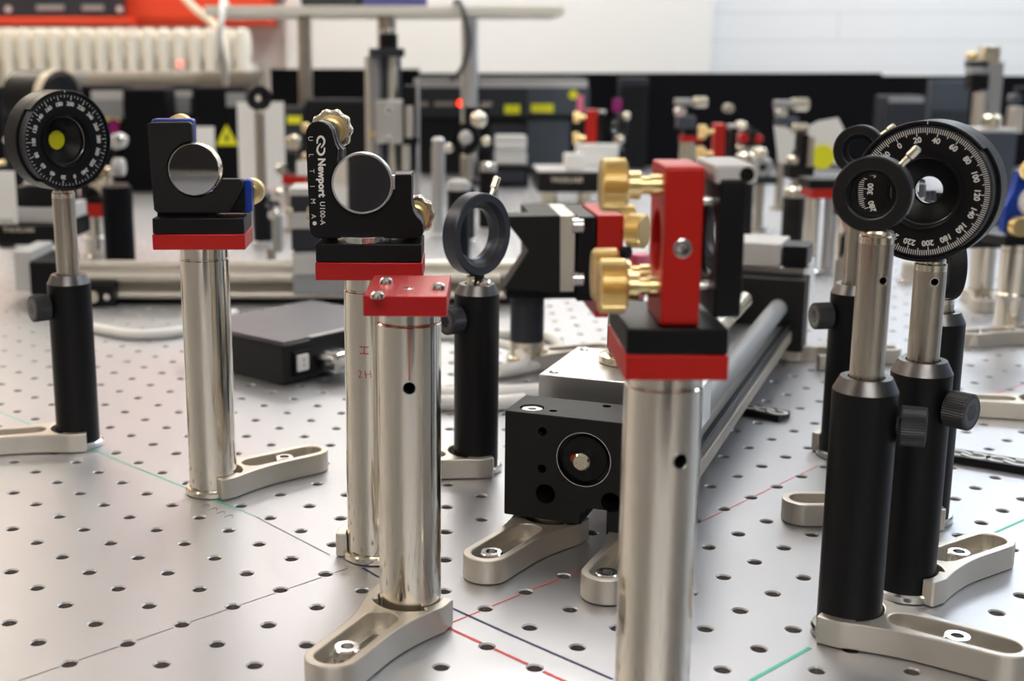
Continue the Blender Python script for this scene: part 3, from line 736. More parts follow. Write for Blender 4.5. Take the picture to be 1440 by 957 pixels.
# ------------------------------------------------------------------ notched block mount behind the middle
def notched_mount():
    Y = 0.93
    x = far(742, 400, Y).x
    t = thing('notched_block_mount', 'black block mount with a V notch, silver band and red plate', 'mirror mount', (x, Y, 0), R(2))
    P = lambda u, v: (far(u, v, Y-0.03).x-x, far(u, v, Y-0.03).z)
    o = [P(704,304), P(786,303), P(786,411), P(706,406), P(741,352)]
    UPT = UP90
    N('blackm').prism(o, 0.006, 0.030, (), 0.0006, UPT).build('notched_block', t)
    o2 = [P(746,304), P(786,303), P(786,411), P(746,408)]
    N('blackm').prism(o2, -0.050, 0.0055, (), 0.0006, UPT).build('rear_block', t)
    a, b = P(786,303), P(806,411)
    N('rod').box(((a[0]+b[0])/2, 0.008, (a[1]+b[1])/2), (b[0]-a[0], 0.072, a[1]-b[1]), 0.0006).build('silver_band', t)
    for v in (318, 393):
        q = P(803, v); N('chrome').rod((q[0],-0.028,q[1]), (q[0]+0.008,-0.028,q[1]), 0.0055, 24).build('band_screw', t)
    a, b = P(810,305), P(835,424)
    N('black').box(((a[0]+b[0])/2, 0.008, (a[1]+b[1])/2), (b[0]-a[0]-0.002, 0.076, a[1]-b[1]), 0.0006).build('black_plate', t)
    a, b = P(839,303), P(872,447)
    N('red').box(((a[0]+b[0])/2, 0.008, (a[1]+b[1])/2), (b[0]-a[0], 0.076, a[1]-b[1]), 0.0008).build('red_plate', t)
    N('black').box((P(770,0)[0], 0.005, P(0,414)[1]), (0.052, 0.05, 0.010), 0.0006).build('under_bar', t)
    for v, dy in ((325, -0.022), (325, 0.03), (425, 0.03)):
        q = P(872, v); T = Matrix.Translation((q[0], dy, q[1])) @ Matrix.Rotation(R(-36 if dy < 0 else 0),4,'Z') @ Matrix.Rotation(PI/2, 4, 'Y')
        knurl_knob(T, t, 0.0122, 0.0118, shaft=0.0085)
    q = P(862, 355); N('black').rod((q[0]+0.006,-0.03,q[1]), (q[0]+0.010,-0.034,q[1]), 0.0045).build('socket_screw', t)
    zt = P(0,412)[1]
    N('navy').lathe([(0,0.020),(0.0125,0.020),(0.0125,zt-0.004),(0.0125,zt),(0,zt)], Matrix(), 40).build('holder', t)
    N('palebrass').lathe([(0,0.0003),(0.0150,0.0003),(0.0150,0.008),(0.0125,0.009),(0.0125,0.020),(0,0.020)], Matrix(), 40).build('base', t)
    fork(x, Y, 20, 'clamping fork under the notched block mount, behind the white cables')
    p = far(900, 375, 0.97)
    pk = N('pink').lathe([(0,0),(0.0045,0.0),(0.0050,0.010),(0.0075,0.014),(0.0075,0.026),(0.0085,0.027),(0.0085,0.034),(0,0.034)], Matrix.Translation((p.x, 0.97, p.z-0.024)), 20)
    o = pk.build('pink_nozzle', None); tag(o, 'small pink stepped plug behind the brass knobs', 'plug')
    b = N('post').rod((p.x,0.97,0.0), (p.x,0.97,p.z-0.0238), 0.004); b.build('stem', o)
notched_mount()

# ------------------------------------------------------------------ black electronics box with connectors
def control_box():
    c = at(400, 543); L = at(331, 526); ang = math.atan2(L.y-c.y, L.x-c.x)
    t = thing('control_box', 'flat black electronics box with a white socket and silver plug', 'box', (c.x, c.y, 0), ang)
    # local: x runs along the left face, -y is outside; right face along -? (box spans x 0..0.11, y -0.13..0)
    H = 0.0290
    N('blackbox').box((0.055,-0.065,0.0005+H/2), (0.110,0.130,H), 0.0022).build('housing', t)
    N('gloss_top').box((0.055,-0.065,H+0.0010), (0.104,0.124,0.0014), 0.0005).build('lid', t)  # sheet carrying the painted top sheen
    N('lgrey').box((0.003,-0.070,H+0.0016), (0.004,0.085,0.0012), 0.0003).build('edge_strip', t)
    # right-hand face is x = 0
    s = N('black').box((-0.0012,-0.0160,0.0145), (0.0030,0.0170,0.0180), 0.0008).build('socket_frame', t)
    N('plastic').box((-0.0030,-0.0150,0.0150), (0.0030,0.0110,0.0120), 0.0020).build('white_socket', s)
    for z in (0.0135, 0.0170): N('thread').box((-0.0046,-0.0150,z), (0.0006,0.0015,0.0015), 0.0002).build('pin_hole', s)
    pl = N('chrome').box((-0.0120,-0.0385,0.0140), (0.0230,0.0190,0.0150), 0.0025).build('plug_shell', t)
    for y in (-0.0300, -0.0470): N('chrome').rod((0.0,y,0.0170), (-0.020,y,0.0170), 0.0028, 16).build('plug_screw', t)
    N('plastic').tube([(-0.022,-0.0385,0.014),(-0.035,-0.042,0.010),(-0.055,-0.060,0.0055)], 0.0032).build('plug_lead', t)
control_box()

# ------------------------------------------------------------------ white cables
def cable(name, label, pts, r, m='cable', cat='cable'):
    o = N(m).tube([tuple(p) for p in pts], r, res=5).build(name); return tag(o, label, cat)
def on_table(uvs, r, z=None): return [at(u, v, r if z is None else z) for u, v in uvs]
cable('white_cable', 'white cable curving on the table left of the black electronics box', on_table([(105,452),(150,464),(200,470),(260,464),(330,440)], 0.0042), 0.0042)
cable('white_cable', 'white cable in a wide loop right of the lens ring holder', on_table([(560,470),(640,470),(700,470),(760,472),(786,484),(770,505),(715,522),(650,527)], 0.0042), 0.0042)
cable('white_cable', 'white cable in the tight inner loop behind the lens ring holder', on_table([(640,478),(700,482),(732,497),(735,512),(700,520)], 0.0036, 0.0125), 0.0036)
cable('white_cable', 'upper of two thick white cables running behind the black end block', on_table([(560,552),(640,553),(720,551),(790,545)], 0.0055), 0.0050)
cable('white_cable', 'lower of two thick white cables running behind the black end block', on_table([(560,566),(640,566),(700,566),(738,563)], 0.0050), 0.0050)
cable('white_cable', 'white cable end looping beside the silver carriage at its right end', [at(985,640,0.004), at(1000,628,0.010), at(1004,610,0.018), at(998,596,0.022), at(985,590,0.022)], 0.0036)

# ------------------------------------------------------------------ black magnetic strips with white logos
def strip(label, pts, nlog, s):
    P = [at(u, v, 0.0) for u, v in pts]          # two ends of the near long edge
    d = P[1]-P[0]; L = d.length; ang = math.atan2(d.y, d.x)
    t = thing('magnetic_strip', label, 'strip', P[0], ang, 'black strips with white logos')
    W = 0.016
    N('black').box((L/2, W/2, 0.0023), (L, W, 0.0044), 0.0004).build('strip_body', t)
    for k in range(nlog):
        b = N('white'); logo(b, s, Matrix.Translation((L*(k+0.55)/nlog, W/2, 0.00448))); b.build('logo', t)
strip('black strip with white logos lying beside the linear stage rail', [(1012,577),(1094,594)], 2, 0.0105)
strip('black strip with white logos lying at the right edge', [(1322,648),(1442,668)], 2, 0.0115)

# ------------------------------------------------------------------ cross rail at the back left
def cross_rail():
    y = 1.20; x0, x1 = far(76,400,y).x, far(760,400,y).x
    t = thing('cross_rail', 'long cream metal slide rail lying across the table at the back left', 'rail', (0, y, 0))
    Z = lambda v: far(0, v, y-0.02).z
    N('rod').rod((x0,-0.02,Z(372)), (x1,-0.02,Z(372)), (Z(366)-Z(379))/2, 28).build('upper_rod', t)
    N('rod').rod((x0,-0.022,Z(388)), (x1,-0.022,Z(388)), (Z(380)-Z(397))/2, 28).build('middle_rod', t)
    N('tube').box(((x0+x1)/2,0.0,(Z(384)+Z(420))/2), (x1-x0,0.030,Z(384)-Z(420)), 0.001).build('rail_web', t)
    N('rod').rod((x0,-0.02,Z(414)), (x1,-0.02,Z(414)), (Z(408)-Z(420))/2, 24).build('lower_rod', t)
    N('black').box(((x0+x1)/2,0.004,Z(424)/2), (x1-x0,0.052,Z(424)-0.0006), 0.001).build('rail_base', t)
    a = far(36,0,y).x; b = far(76,0,y).x
    N('black').box(((a+b)/2,-0.006,(Z(362)+0.012)/2), (b-a,0.075,Z(362)-0.012), 0.002).build('end_block', t)
    a2 = far(11,0,y).x; N('lgrey').box(((a2+a)/2,0.0,(Z(350)+0.014)/2), (a-a2,0.070,Z(350)-0.014), 0.001).build('end_plate', t)
    N('fork').box(((a+b)/2,-0.008,0.0065), (0.030,0.060,0.012), 0.001).build('foot', t)
    q = far(134,415,y-0.03); N('black').box((q.x+0.006,-0.028,q.z), (0.026,0.016,0.022), 0.001).build('stop_block', t)
    N('palebrass').rod((q.x,-0.035,q.z),(q.x,-0.0405,q.z),0.0055,24).build('stop_screw', t)
    N('chrome').rod((q.x+0.013,-0.035,q.z),(q.x+0.013,-0.0405,q.z),0.003,16).build('stop_pin', t)
    # carriage stack
    a, b = far(402,0,y-0.04).x, far(487,0,y-0.04).x
    N('alud').box(((a+b)/2,-0.01,(Z(350)+Z(408))/2), (b-a,0.062,Z(350)-Z(408)), 0.0012).build('carriage', t)
    N('lgrey').box(((a+b)/2,-0.043,(Z(353)+Z(380))/2), (b-a-0.002,0.004,Z(353)-Z(380)), 0.0008).build('carriage_face', t)
    a, b = far(500,0,y-0.04).x, far(560,0,y-0.04).x
    N('alud').box(((a+b)/2,-0.01,(Z(350)+Z(408))/2), (b-a,0.062,Z(350)-Z(408)), 0.0012).build('carriage', t)
    return t
cross_rail()
def slide_stack():
    y = 1.20; a, b = far(404,0,y).x, far(470,0,y).x; Z = lambda v: far(0,v,y-0.02).z
    t = thing('stage_stack', 'stack of black and silver stage plates on the cross rail carriage', 'stage', ((a+b)/2, y-0.005, Z(350)+0.0005))
    z = 0.0; zb = Z(350)
    for v0, v1, m, nm in ((350,320,'navy','lower_block'),(320,297,'lgrey','silver_plate'),(297,274,'navy','upper_block'),(274,264,'lgrey','top_plate')):
        h = Z(v1)-Z(v0); N(m).box((0,0,z+h/2), (b-a-(0.004 if 'block' in nm else 0),0.055,h), 0.001).build(nm, t); z += h
    for dx in (-0.02, 0.0, 0.02): N('palebrass').rod((dx,-0.028,z-0.020), (dx,-0.034,z-0.020), 0.004, 16).build('screw', t)
slide_stack()
# ------------------------------------------------------------------ background posts, mounts and boxes (all standing on the table)
def bpost(t, r, z0, z1, m='post', name='post', x=0, y=0):
    return N(m).lathe([(0,z0),(r,z0),(r,z1-0.001),(r-0.001,z1),(0,z1)], Matrix.Translation((x,y,0)), 32).build(name, t)
def bholder(t, h, thumb=None): return post_holder(t, h, thumb=thumb)
def bbox(name, label, cat, u0, u1, vtop, Y, depth, m, zb=0.0, vbot=None, bev=0.003, group=None, rz=0.0):
    """box standing at distance Y, spanning the measured width and height; returns (empty, w, h)"""
    x0, x1 = far(u0,vtop,Y).x, far(u1,vtop,Y).x; zt = far(u0,vtop,Y).z
    z0 = zb if vbot is None else far(u0,vbot,Y).z
    t = thing(name, label, cat, ((x0+x1)/2, Y, z0), rz, group)
    N(m).box((0,depth/2,(zt-z0)/2+0.0003), (x1-x0,depth,zt-z0-0.0006), bev).build('housing', t)
    return t, x1-x0, zt-z0
def on_front(t, Y, u, v):
    p = far(u, v, Y); return Vector((p.x-t.location.x, 0, p.z-t.location.z))
def panel(t, Y, u0, u1, v0, v1, m, name, th=0.004, out=0.002):
    a, b = on_front(t, Y, u0, v0), on_front(t, Y, u1, v1)
    return N(m).box(((a.x+b.x)/2, -out+th/2, (a.z+b.z)/2), (abs(b.x-a.x), th, abs(a.z-b.z)), 0.0006).build(name, t)
def triangle(t, Y, u, v, s):
    p = on_front(t, Y, u, v); k = s*Y/FPX
    o = N('yellow').prism([(-k*0.6,-k*0.5),(k*0.6,-k*0.5),(0.0,k*0.6)], 0.0, 0.001, (), 0.0001, Matrix.Translation((p.x,-0.0005,p.z)) @ UP90).build('warning_triangle', t); o['label'] = 'yellow warning triangle'
    N('black').prism([(-k*0.12,-k*0.25),(k*0.12,-k*0.25),(0.0,k*0.22)], 0.001, 0.0014, (), 0.0001, Matrix.Translation((p.x,-0.0005,p.z)) @ UP90).build('warning_symbol', o)
def text_front(t, Y, s, u, v, size_px, m='white', name='lettering'):
    p = on_front(t, Y, u, v); N(m).text(s, size_px*Y/FPX, Matrix.Translation((p.x,-0.0016,p.z)) @ UP90, 0.0004, bold=0.0002).build(name, t)

YB = 2.74
# long black enclosure wall at the back of the table
for lab, u0, u1, vt, Yw in (('black enclosure board standing behind the clear space right of centre', 905, 1240, 106, YB), ('black enclosure board at the far right behind the tall post', 1240, 1480, 110, YB), ('black enclosure board behind the tall column stage', 380, 590, 100, YB+0.10), ('black enclosure board behind the shelf poles and yellow labels', 580, 906, 106, YB+0.06)):
    t, w, h = bbox('enclosure_board', lab, 'board', u0, u1, vt, Yw, 0.012, 'board', bev=0.001, group='black enclosure boards')
    N('board').box((0,0.006,h+0.002), (w,0.016,0.006), 0.001).build('top_edge', t)
# ribbed black heat sink
t, w, h = bbox('heat_sink', 'black ribbed heat sink tower in front of the enclosure boards', 'heat sink', 873, 912, 109, 2.66, 0.05, 'navy', bev=0.002)
for k in range(16): N('black').box((0,-0.003,0.012+k*(h-0.02)/16), (w,0.008,0.0035), 0.0005).build('rib', t)
# black laser head with grey top and warning labels
t, w, h = bbox('laser', 'long dark laser housing with pale top strip and yellow warning labels', 'laser', 586, 828, 110, 2.55, 0.16, 'navy', vbot=165)
panel(t, 2.55, 590, 826, 113, 123, 'lgrey', 'top_strip'); panel(t, 2.55, 742, 828, 124, 160, 'slate', 'side_panel')
for u0, u1, v0, v1 in ((709,731,147,160),(747,778,146,158)): panel(t, 2.55, u0, u1, v0, v1, 'yellow', 'warning_label', out=0.004)['label'] = 'yellow warning label'
triangle(t, 2.55, 784.5, 138, 20)
p = on_front(t, 2.55, 806, 133); N('yellow').lathe([(0,0.001),(0.009,0.001),(0.009,0)], Matrix.Translation((p.x,-0.0015,p.z)) @ UP90, 24).build('round_label', t)['label'] = 'round yellow label'
for u0, u1 in ((588,602),(611,640),(676,692)): panel(t, 2.55, u0, u1, 143, 149, 'tube', 'name_stripe', out=0.003)
p = on_front(t, 2.55, 648, 145); N('led').lathe([(0,0.006),(0.005,0.004),(0.0065,0.0)], Matrix.Translation((p.x,-0.002,p.z)) @ UP90, 20).build('status_light', t)['label'] = 'glowing red lamp'
# supports below the laser head
t, w, h = bbox('laser_plinth', 'dark plinth with a grey-blue front under the laser housing', 'plinth', 590, 830, 165.6, 2.56, 0.14, 'black', bev=0.002)
panel(t, 2.56, 742, 800, 168, 236, 'slate', 'front_panel'); panel(t, 2.56, 690, 738, 175, 232, 'navy', 'front_panel')
# white storage boxes
for lab, v0, v1 in (('upper white box of the pair below the laser housing', 191, 210), ('lower white box of the pair below the laser housing', 212, 232)):
    t, w, h = bbox('white_box', lab, 'box', 697, 741, v0, 2.30, 0.05, 'plastic', vbot=v1, bev=0.003, group='stacked white boxes')
    N('lgrey').box((0,-0.0005,h*0.84), (w*0.98,0.003,0.002), 0.0002).build('lid_seam', t)
t, w, h = bbox('black_block', 'black block under the pair of white boxes', 'box', 693, 744, 232.6, 2.29, 0.06, 'black', bev=0.002)
N('navy').box((0,-0.001,h*0.5), (w*0.8,0.003,h*0.5), 0.0006).build('front_panel', t)

# left background: black cabinets with grey blocks and warning triangles
for lab, u0, u1, vt, Yw, parts, tri in (
    ('black laser cabinet behind the blue backed mount', 172, 232, 126, 2.20, [], None),
    ('black cabinet with a pale grey block behind the left rotation mount', 106, 174, 122, 2.30, [(128,174,127,140,'lgrey'),(128,174,140,166,'grey')], (157.5,160,20)),
    ('dark cabinet with a pale block above the blue backed mount', 230, 270, 122, 2.30, [(229,270,127,137,'lgrey'),(229,268,138,160,'grey')], None),
    ('black laser cabinet with a yellow warning triangle behind the white card', 271, 345, 124, 2.20, [(318,345,130,150,'grey')], (319,191,26)),
    ('black cabinet at the far left edge behind the rotation mount', -25, 60, 124, 2.05, [(0,12,128,240,'navy')], None)):
    t, w, h = bbox('laser_cabinet', lab, 'cabinet', u0, u1, vt, Yw, 0.085, 'board', group='black laser cabinets')
    for (a, b, v0, v1, m) in parts: panel(t, Yw, a, b, v0, v1, m, 'front_block')
    N('navy').box((0,0.0425,h+0.001), (w*0.96,0.08,0.003), 0.0006).build('lid', t)
    if tri: triangle(t, Yw, *tri)
o = thing('magenta_filter', 'small magenta glass filter beside the left rotation mount', 'filter', (far(160,178,2.2).x, 2.2, 0))
zz = far(160,178,2.2).z; N('magenta').box((0,0,zz), (0.016,0.004,0.026), 0.0008).build('glass', o); N('black').rod((0,0,0.0003),(0,0,zz-0.012),0.004).build('stem', o)

# grey beam tube lying along the top of the cabinets
zt = far(240,114,2.42).z
t = thing('beam_tube', 'long grey-beige tube lying along the tops of the black cabinets', 'tube', (0, 2.42, zt))
xa, xb = far(104,114,2.42).x, far(372,114,2.42).x
N('tube').rod((xa,0,0), (xb,0,0), 0.0180, 32, 0.002).build('tube_body', t)
for x in (xa+0.01, xb-0.02): N('grey').rod((x,0,0), (x+0.012,0,0), 0.0190, 32).build('end_ring', t)
for x in (xa+0.06, xb-0.07): N('black').box((x,0,-zt/2-0.009), (0.03,0.03,zt-0.0185), 0.001).build('support_post', t)
# black drum
p = far(58,118,1.92); zc = p.z-0.022
t = thing('round_housing', 'black round housing with a pale band behind the left rotation mount', 'housing', (p.x, 1.92, 0))
N('black').lathe([(0,-0.05),(0.036,-0.05),(0.042,-0.044),(0.042,0.03),(0.036,0.036),(0,0.036)], Matrix.Translation((0.004,0,zc)) @ Matrix.Rotation(R(62),4,'Z') @ UP90, 40).build('drum', t)
N('beige').lathe([(0.0422,-0.002),(0.0432,0),(0.0432,0.012),(0.0422,0.014)], Matrix.Translation((0.004,0,zc)) @ Matrix.Rotation(R(62),4,'Z') @ UP90 @ Matrix.Translation((0,0,0.02)), 40).build('pale_band', t)
N('black').box((0,0,zc/2-0.02), (0.07,0.05,zc-0.041), 0.002).build('pedestal', t)

# shelf on three poles
YS = 2.30
zs = far(500,22,YS).z
t = thing('shelf', 'cream shelf board on three steel poles across the back', 'shelf', (0, YS, 0))
xa, xb = far(290,15,YS).x, far(792,15,YS).x
N('cream').box(((xa+xb)/2,0.10,zs+0.008), (xb-xa,0.24,0.016), 0.002).build('shelf_board', t)
for u, r, m in ((426,0.0125,'post'),(543,0.0165,'post'),(661,0.0150,'alu')):
    bpost(t, r, 0.0004, zs, m, 'pole', far(u,60,YS).x, 0.03); N('black').lathe([(0,0.0004),(0.03,0.0004),(0.03,0.008),(r,0.012)], Matrix.Translation((far(u,60,YS).x,0.03,0)), 28).build('pole_foot', t)
for lab, nm, u0, u1, m in (('dark tray standing on the shelf above the left pole', 'tray', 424, 505, 'dcable'), ('blue-purple tray standing on the shelf above the middle pole', 'tray', 510, 600, 'purple')):
    a, b = far(u0,0,YS).x, far(u1,0,YS).x
    tt = thing(nm, lab, 'tray', ((a+b)/2, YS+0.08, zs+0.0163), 0, 'trays on the shelf')
    N(m).box((0,0,0.003), (b-a,0.18,0.006), 0.001).build('bottom', tt)
    for s in (-1,1): N(m).box((s*((b-a)/2-0.002),0,0.018), (0.004,0.18,0.026), 0.001).build('side_wall', tt)
    for s in (-1,1): N(m).box((0,s*0.088,0.018), (b-a-0.008,0.004,0.026), 0.001).build('end_wall', tt)
cable('dark_cable', 'dark cable hanging from the shelf in front of the right pole', [Vector((far(640,0,2.38).x,2.38,zs+0.021)), Vector((far(642,0,2.29).x,2.29,zs+0.023)), far(650,12,2.22), far(659,50,2.22), far(655,85,2.22), far(643,105,2.24), far(634,112,2.26)], 0.0042, 'dcable')
cable('beige_cable', 'thick beige cable slanting down at the left end of the shelf', [far(252,-12,3.0), far(272,10,2.9), far(292,26,2.8), far(304,38,2.7), far(312,56,2.6), far(318,100,2.5), far(330,135,2.4), Vector((far(335,0,2.35).x,2.35,0.009))], 0.0085, 'beige')
cable('white_cable', 'pale cable hanging straight down at the left end of the shelf', [Vector((far(318,0,2.40).x,2.40,zs+0.022)), Vector((far(314,0,2.29).x,2.285,zs+0.024)), far(311,30,2.23), far(309,50,2.23), far(312,72,2.25), far(316,98,2.30), far(320,140,2.32), Vector((far(326,0,2.33).x,2.33,0.006))], 0.0055, 'cable')

# vertical column stage
Yc = 1.75
def Zc(v): return far(545, v, Yc).z
xc = far(556,150,Yc).x
t = thing('column_stage', 'tall vertical column stage with a black top knob', 'stage', (xc, Yc, 0))
dx = lambda u: far(u,150,Yc).x-xc
N('black').box((0,0.02,0.006), (0.085,0.09,0.0114), 0.001).build('base_plate', t)
for u, r, m in ((519,0.005,'rod'),(530,0.0065,'grey'),(552,0.0065,'rod')): bpost(t, r, 0.0116, Zc(78), m, 'column', dx(u), 0)
N('slate').box((dx(543),0.012,Zc(78)/2+0.005), (0.040,0.008,Zc(78)-0.012), 0.001).build('back_plate', t)
N('navy').box((dx(545),0,(Zc(68)+Zc(80))/2), (dx(569)-dx(521),0.05,Zc(68)-Zc(80)), 0.001).build('top_plate', t)
kb = N('black').rod((dx(547),0,Zc(68)), (dx(547),0,Zc(48)), 0.0125, 32).build('top_knob', t); N('chrome').rod((dx(547),0,Zc(48)), (dx(547),0,Zc(41)), 0.0105, 32).build('knob_cap', kb)
N('alu').box((dx(548),-0.014,(Zc(140)+Zc(200))/2), (dx(567)-dx(529),0.03,Zc(140)-Zc(200)), 0.002).build('slide_block', t)
N('alu').box((dx(551),-0.014,Zc(143)), (dx(568)-dx(536),0.036,0.006), 0.001).build('slide_cap', t)
N('chrome').rod((dx(547),-0.029,Zc(153)), (dx(547),-0.034,Zc(153)), 0.005, 20).build('slide_screw', t)
N('chrome').rod((dx(547),-0.029,Zc(194)), (dx(547),-0.034,Zc(194)), 0.005, 20).build('slide_screw', t)
N('black').box((dx(577),0.0,(Zc(120)+Zc(240))/2), (dx(586)-dx(570),0.03,Zc(120)-Zc(240)), 0.001).build('motor_body', t)
N('rod').rod((dx(575),-0.022,Zc(148)), (dx(575),-0.022,Zc(192)), 0.0058, 24).build('micrometer', t)
N('rod').rod((dx(571),-0.022,Zc(202)), (dx(571),-0.022,Zc(238)), 0.0058, 24).build('micrometer_sleeve', t)
N('alu').rod((dx(586),0.0,0.0116), (dx(586),0.0,Zc(110)), 0.004, 20).build('guide_bar', t)
N('brass').rod((dx(524),-0.02,Zc(187)), (dx(524),-0.027,Zc(187)), 0.0045, 16).build('brass_screw', t)
N('black').box((dx(577),-0.016,Zc(196)), (0.022,0.02,0.010), 0.001).build('clamp', t)

# small iris on a post with a white card behind
Y = 1.58; x = far(366,200,Y).x
t = thing('iris_diaphragm', 'small far iris on a tall post in front of a white card', 'iris', (x, Y, 0), 0, 'iris diaphragms on posts')
zi = far(362,138,Y).z
bholder(t, far(362,268,Y).z, thumb=R(-30)); opt_post(t, far(362,280,Y).z, zi-0.0140)
F = face((0,0,zi), (0.45,-1)); N('blackm').lathe([(0.0150,0.004),(0.0150,-0.005),(0.0040,-0.005),(0.0040,-0.001),(0.010,0.004)], F, 48, close=True).build('iris_ring', t)
lv = N('palebrass').rod(F @ Vector((0.004,0.0140,0)), F @ Vector((0.006,0.024,0)), 0.0022).build('lever', t)
def card(label, u0, u1, v0, v1, Y, rz=0.0, extra=None, name='white_card'):
    a, b = far(u0,v0,Y), far(u1,v1,Y); t = thing(name, label, 'card', ((a.x+b.x)/2, Y, 0), rz)
    N('card').box((0,0,(a.z+b.z)/2), (b.x-a.x,0.0015,a.z-b.z), 0.0003).build('sheet', t)
    N('black').rod((0,0.004,0.0003), (0,0.004,(a.z+b.z)/2), 0.0035, 16).build('stand', t)
    N('black').lathe([(0,0.0003),(0.014,0.0003),(0.014,0.005),(0.0035,0.008)], Matrix.Translation((0,0.004,0)), 24).build('stand_foot', t)
    return t, (a.x+b.x)/2, (a.z+b.z)/2
card('tall white card behind the small far iris', 333, 402, 143, 262, 1.90)
card('white card standing left of that tall one, by the blue backed mount', 274, 303, 178, 236, 1.95)

# far left: red plate mount on pillar with flange ring
def far_mount(label, u, Y, plate_px, v_red0, v_red1, flip=1, ring=True, knobs='palebrass'):
    x = far(u, v_red1, Y).x; z1 = far(u, v_red1, Y).z; z0 = far(u, v_red0, Y).z
    w = plate_px*Y/FPX
    t = thing('kinematic_mount', label, 'mirror mount', (x, Y, 0), R(8*flip), 'pillar mounted optics')
    pillar(t, z1, 0.0125)
    N('red').box((0,0,(z0+z1)/2), (w,0.040,z0-z1), 0.0005).build('red_plate', t)
    N('black').box((0,0,z0+0.004), (w-0.001,0.038,0.0078), 0.0005).build('black_plate', t)
    N('blackm').box((0.004*flip,0.0,z0+0.008+0.022), (0.009,0.034,0.044), 0.0006).build('front_plate', t)
    for y, z in ((-0.010,0.012),(-0.010,0.036),(0.012,0.012)):
        knurl_knob(Matrix.Translation((-0.001*flip,y,z0+0.008+z)) @ Matrix.Rotation(-PI/2*flip,4,'Y'), t, 0.0075, 0.008, shaft=0.009, m=knobs, n=20)
    N('mirror').lathe([(0,0.003),(0.0115,0.003),(0.0115,-0.003),(0,-0.003)], Matrix.Translation((0.009*flip,0,z0+0.03)) @ Matrix.Rotation(PI/2*flip,4,'Y'), 32).build('mirror', t)
    return t
t = far_mount('red plated mount on a ringed pillar behind the left post', 133, 1.47, 47, 284, 302, -1)
N('chrome').lathe([(0.0125,0),(0.0158,0.001),(0.0158,0.005),(0.0125,0.006)], Matrix.Translation((0,0,far(133,338,1.47).z)), 36).build('clamp_ring', t)
bk = thing('black_post', 'thick black post right of the red plated mount at the back left', 'post', (far(166,300,1.40).x, 1.40, 0))
N('board').lathe([(0,0.004),(0.0165,0.004),(0.0165,far(160,262,1.4).z),(0,far(160,262,1.4).z)], Matrix(), 36).build('shaft', bk); N('chrome').lathe([(0,0.0003),(0.021,0.0003),(0.021,0.003),(0.0165,0.004)], Matrix(), 36).build('foot', bk)
# lettered black stage at the far left
t, w, h = bbox('translation_stage', 'black lettered stage at the left edge behind the post', 'stage', -14, 84, 317, 1.24, 0.11, 'black', vbot=345, bev=0.001)
text_front(t, 1.24, 'THORLABS', 27, 323, 9, 'palebrass')
zcard = t.location.z+h+0.0002; ca_, cb_ = far(-12,240,1.247), far(26,318,1.247)
tc_ = thing('white_card', 'white card cut off by the left edge of the picture', 'card', ((ca_.x+cb_.x)/2, 1.247, zcard))
N('card').box((0,0,(ca_.z-zcard)/2), (cb_.x-ca_.x,0.0015,ca_.z-zcard), 0.0003).build('sheet', tc_); N('lgrey').box((0,-0.0012,0.003), (0.012,0.006,0.006), 0.0005).build('card_clip', tc_)
N('lgrey').box((0.006,0.055,h+0.008), (w*0.86,0.08,0.0150), 0.001).build('silver_plate', t)
N('black').box((0.008,0.055,h+0.026), (w*0.62,0.07,0.020), 0.001).build('upper_block', t)
N('lgrey').box((0.012,0.055,h+0.0385), (w*0.56,0.06,0.004), 0.001).build('top_plate', t)
# second stage with white card, centre back
t, w, h = bbox('translation_stage', 'black lettered stage with a pale top at the centre back', 'stage', 757, 850, 242, 1.95, 0.12, 'black', vbot=271, bev=0.001)
text_front(t, 1.95, 'THORLABS', 797, 253, 9, 'palebrass')
N('lgrey').box((0,0.06,h+0.001), (w,0.12,0.002), 0.0003).build('top_sheet', t)
zb = t.location.z
for s in (-0.028, 0.028): N('palebrass').rod((s,0.05,-zb+0.0004), (s,0.05,0.0), 0.0125, 28).build('pillar', t)
zt = zb+h+0.0023
for lab, u0, u1, v0, Yk in (('larger white block on the pale topped stage', 812, 870, 204, 2.01), ('smaller white block in front of the larger one on the stage', 795, 822, 217, 1.965)):
    t, w, h = bbox('white_block', lab, 'block', u0, u1, v0, Yk, 0.03, 'card', zb=zt, bev=0.001, group='white blocks on the stage')
    N('plastic').box((0,0.015,h+0.0002), (w*0.98,0.029,0.0008), 0.0002).build('top_label', t)

# red mounts in the background, edge on, with brass knobs at their left
def far_red(label, u, Y, v0, v1, base_v=None, width=16):
    """u: centre of the red plate"""
    p = far(u, v0, Y); z1 = far(u, v0, Y).z; z0 = far(u, v1, Y).z; H = z1-z0
    t = thing('kinematic_mount', label, 'mirror mount', (p.x, Y, 0), R(-6), 'pillar mounted optics')
    pillar(t, z0-0.016, 0.0125)
    N('red').box((0.004,0,z0-0.012), (0.031,0.044,0.0078), 0.0005).build('red_plate', t)
    N('black').box((0.004,0,z0-0.0042), (0.030,0.043,0.0078), 0.0005).build('black_plate', t)
    N('red').box((0,0,(z0+z1)/2), (width*Y/FPX,0.034,H), 0.0008).build('upright_plate', t)
    N('black').box((0.017,0,(z0+z1)/2-0.002), (0.008,0.034,H*0.92), 0.0008).build('mirror_plate', t)
    N('lgrey').box((0.017,0,z1-0.004), (0.011,0.030,0.006), 0.0008).build('top_block', t)
    for y, f in ((-0.010,0.80),(-0.010,0.22),(0.011,0.22)):
        knurl_knob(Matrix.Translation((-width*Y/FPX/2,y,z0+H*f)) @ Matrix.Rotation(-PI/2,4,'Y'), t, 0.0088, 0.010, shaft=0.0095, n=20)
    return t
far_red('small red kinematic mount behind the white blocks', 832, 2.10, 154, 206)
far_red('red kinematic mount just above the nearest one, further back', 1011, 1.62, 174, 228, width=15)
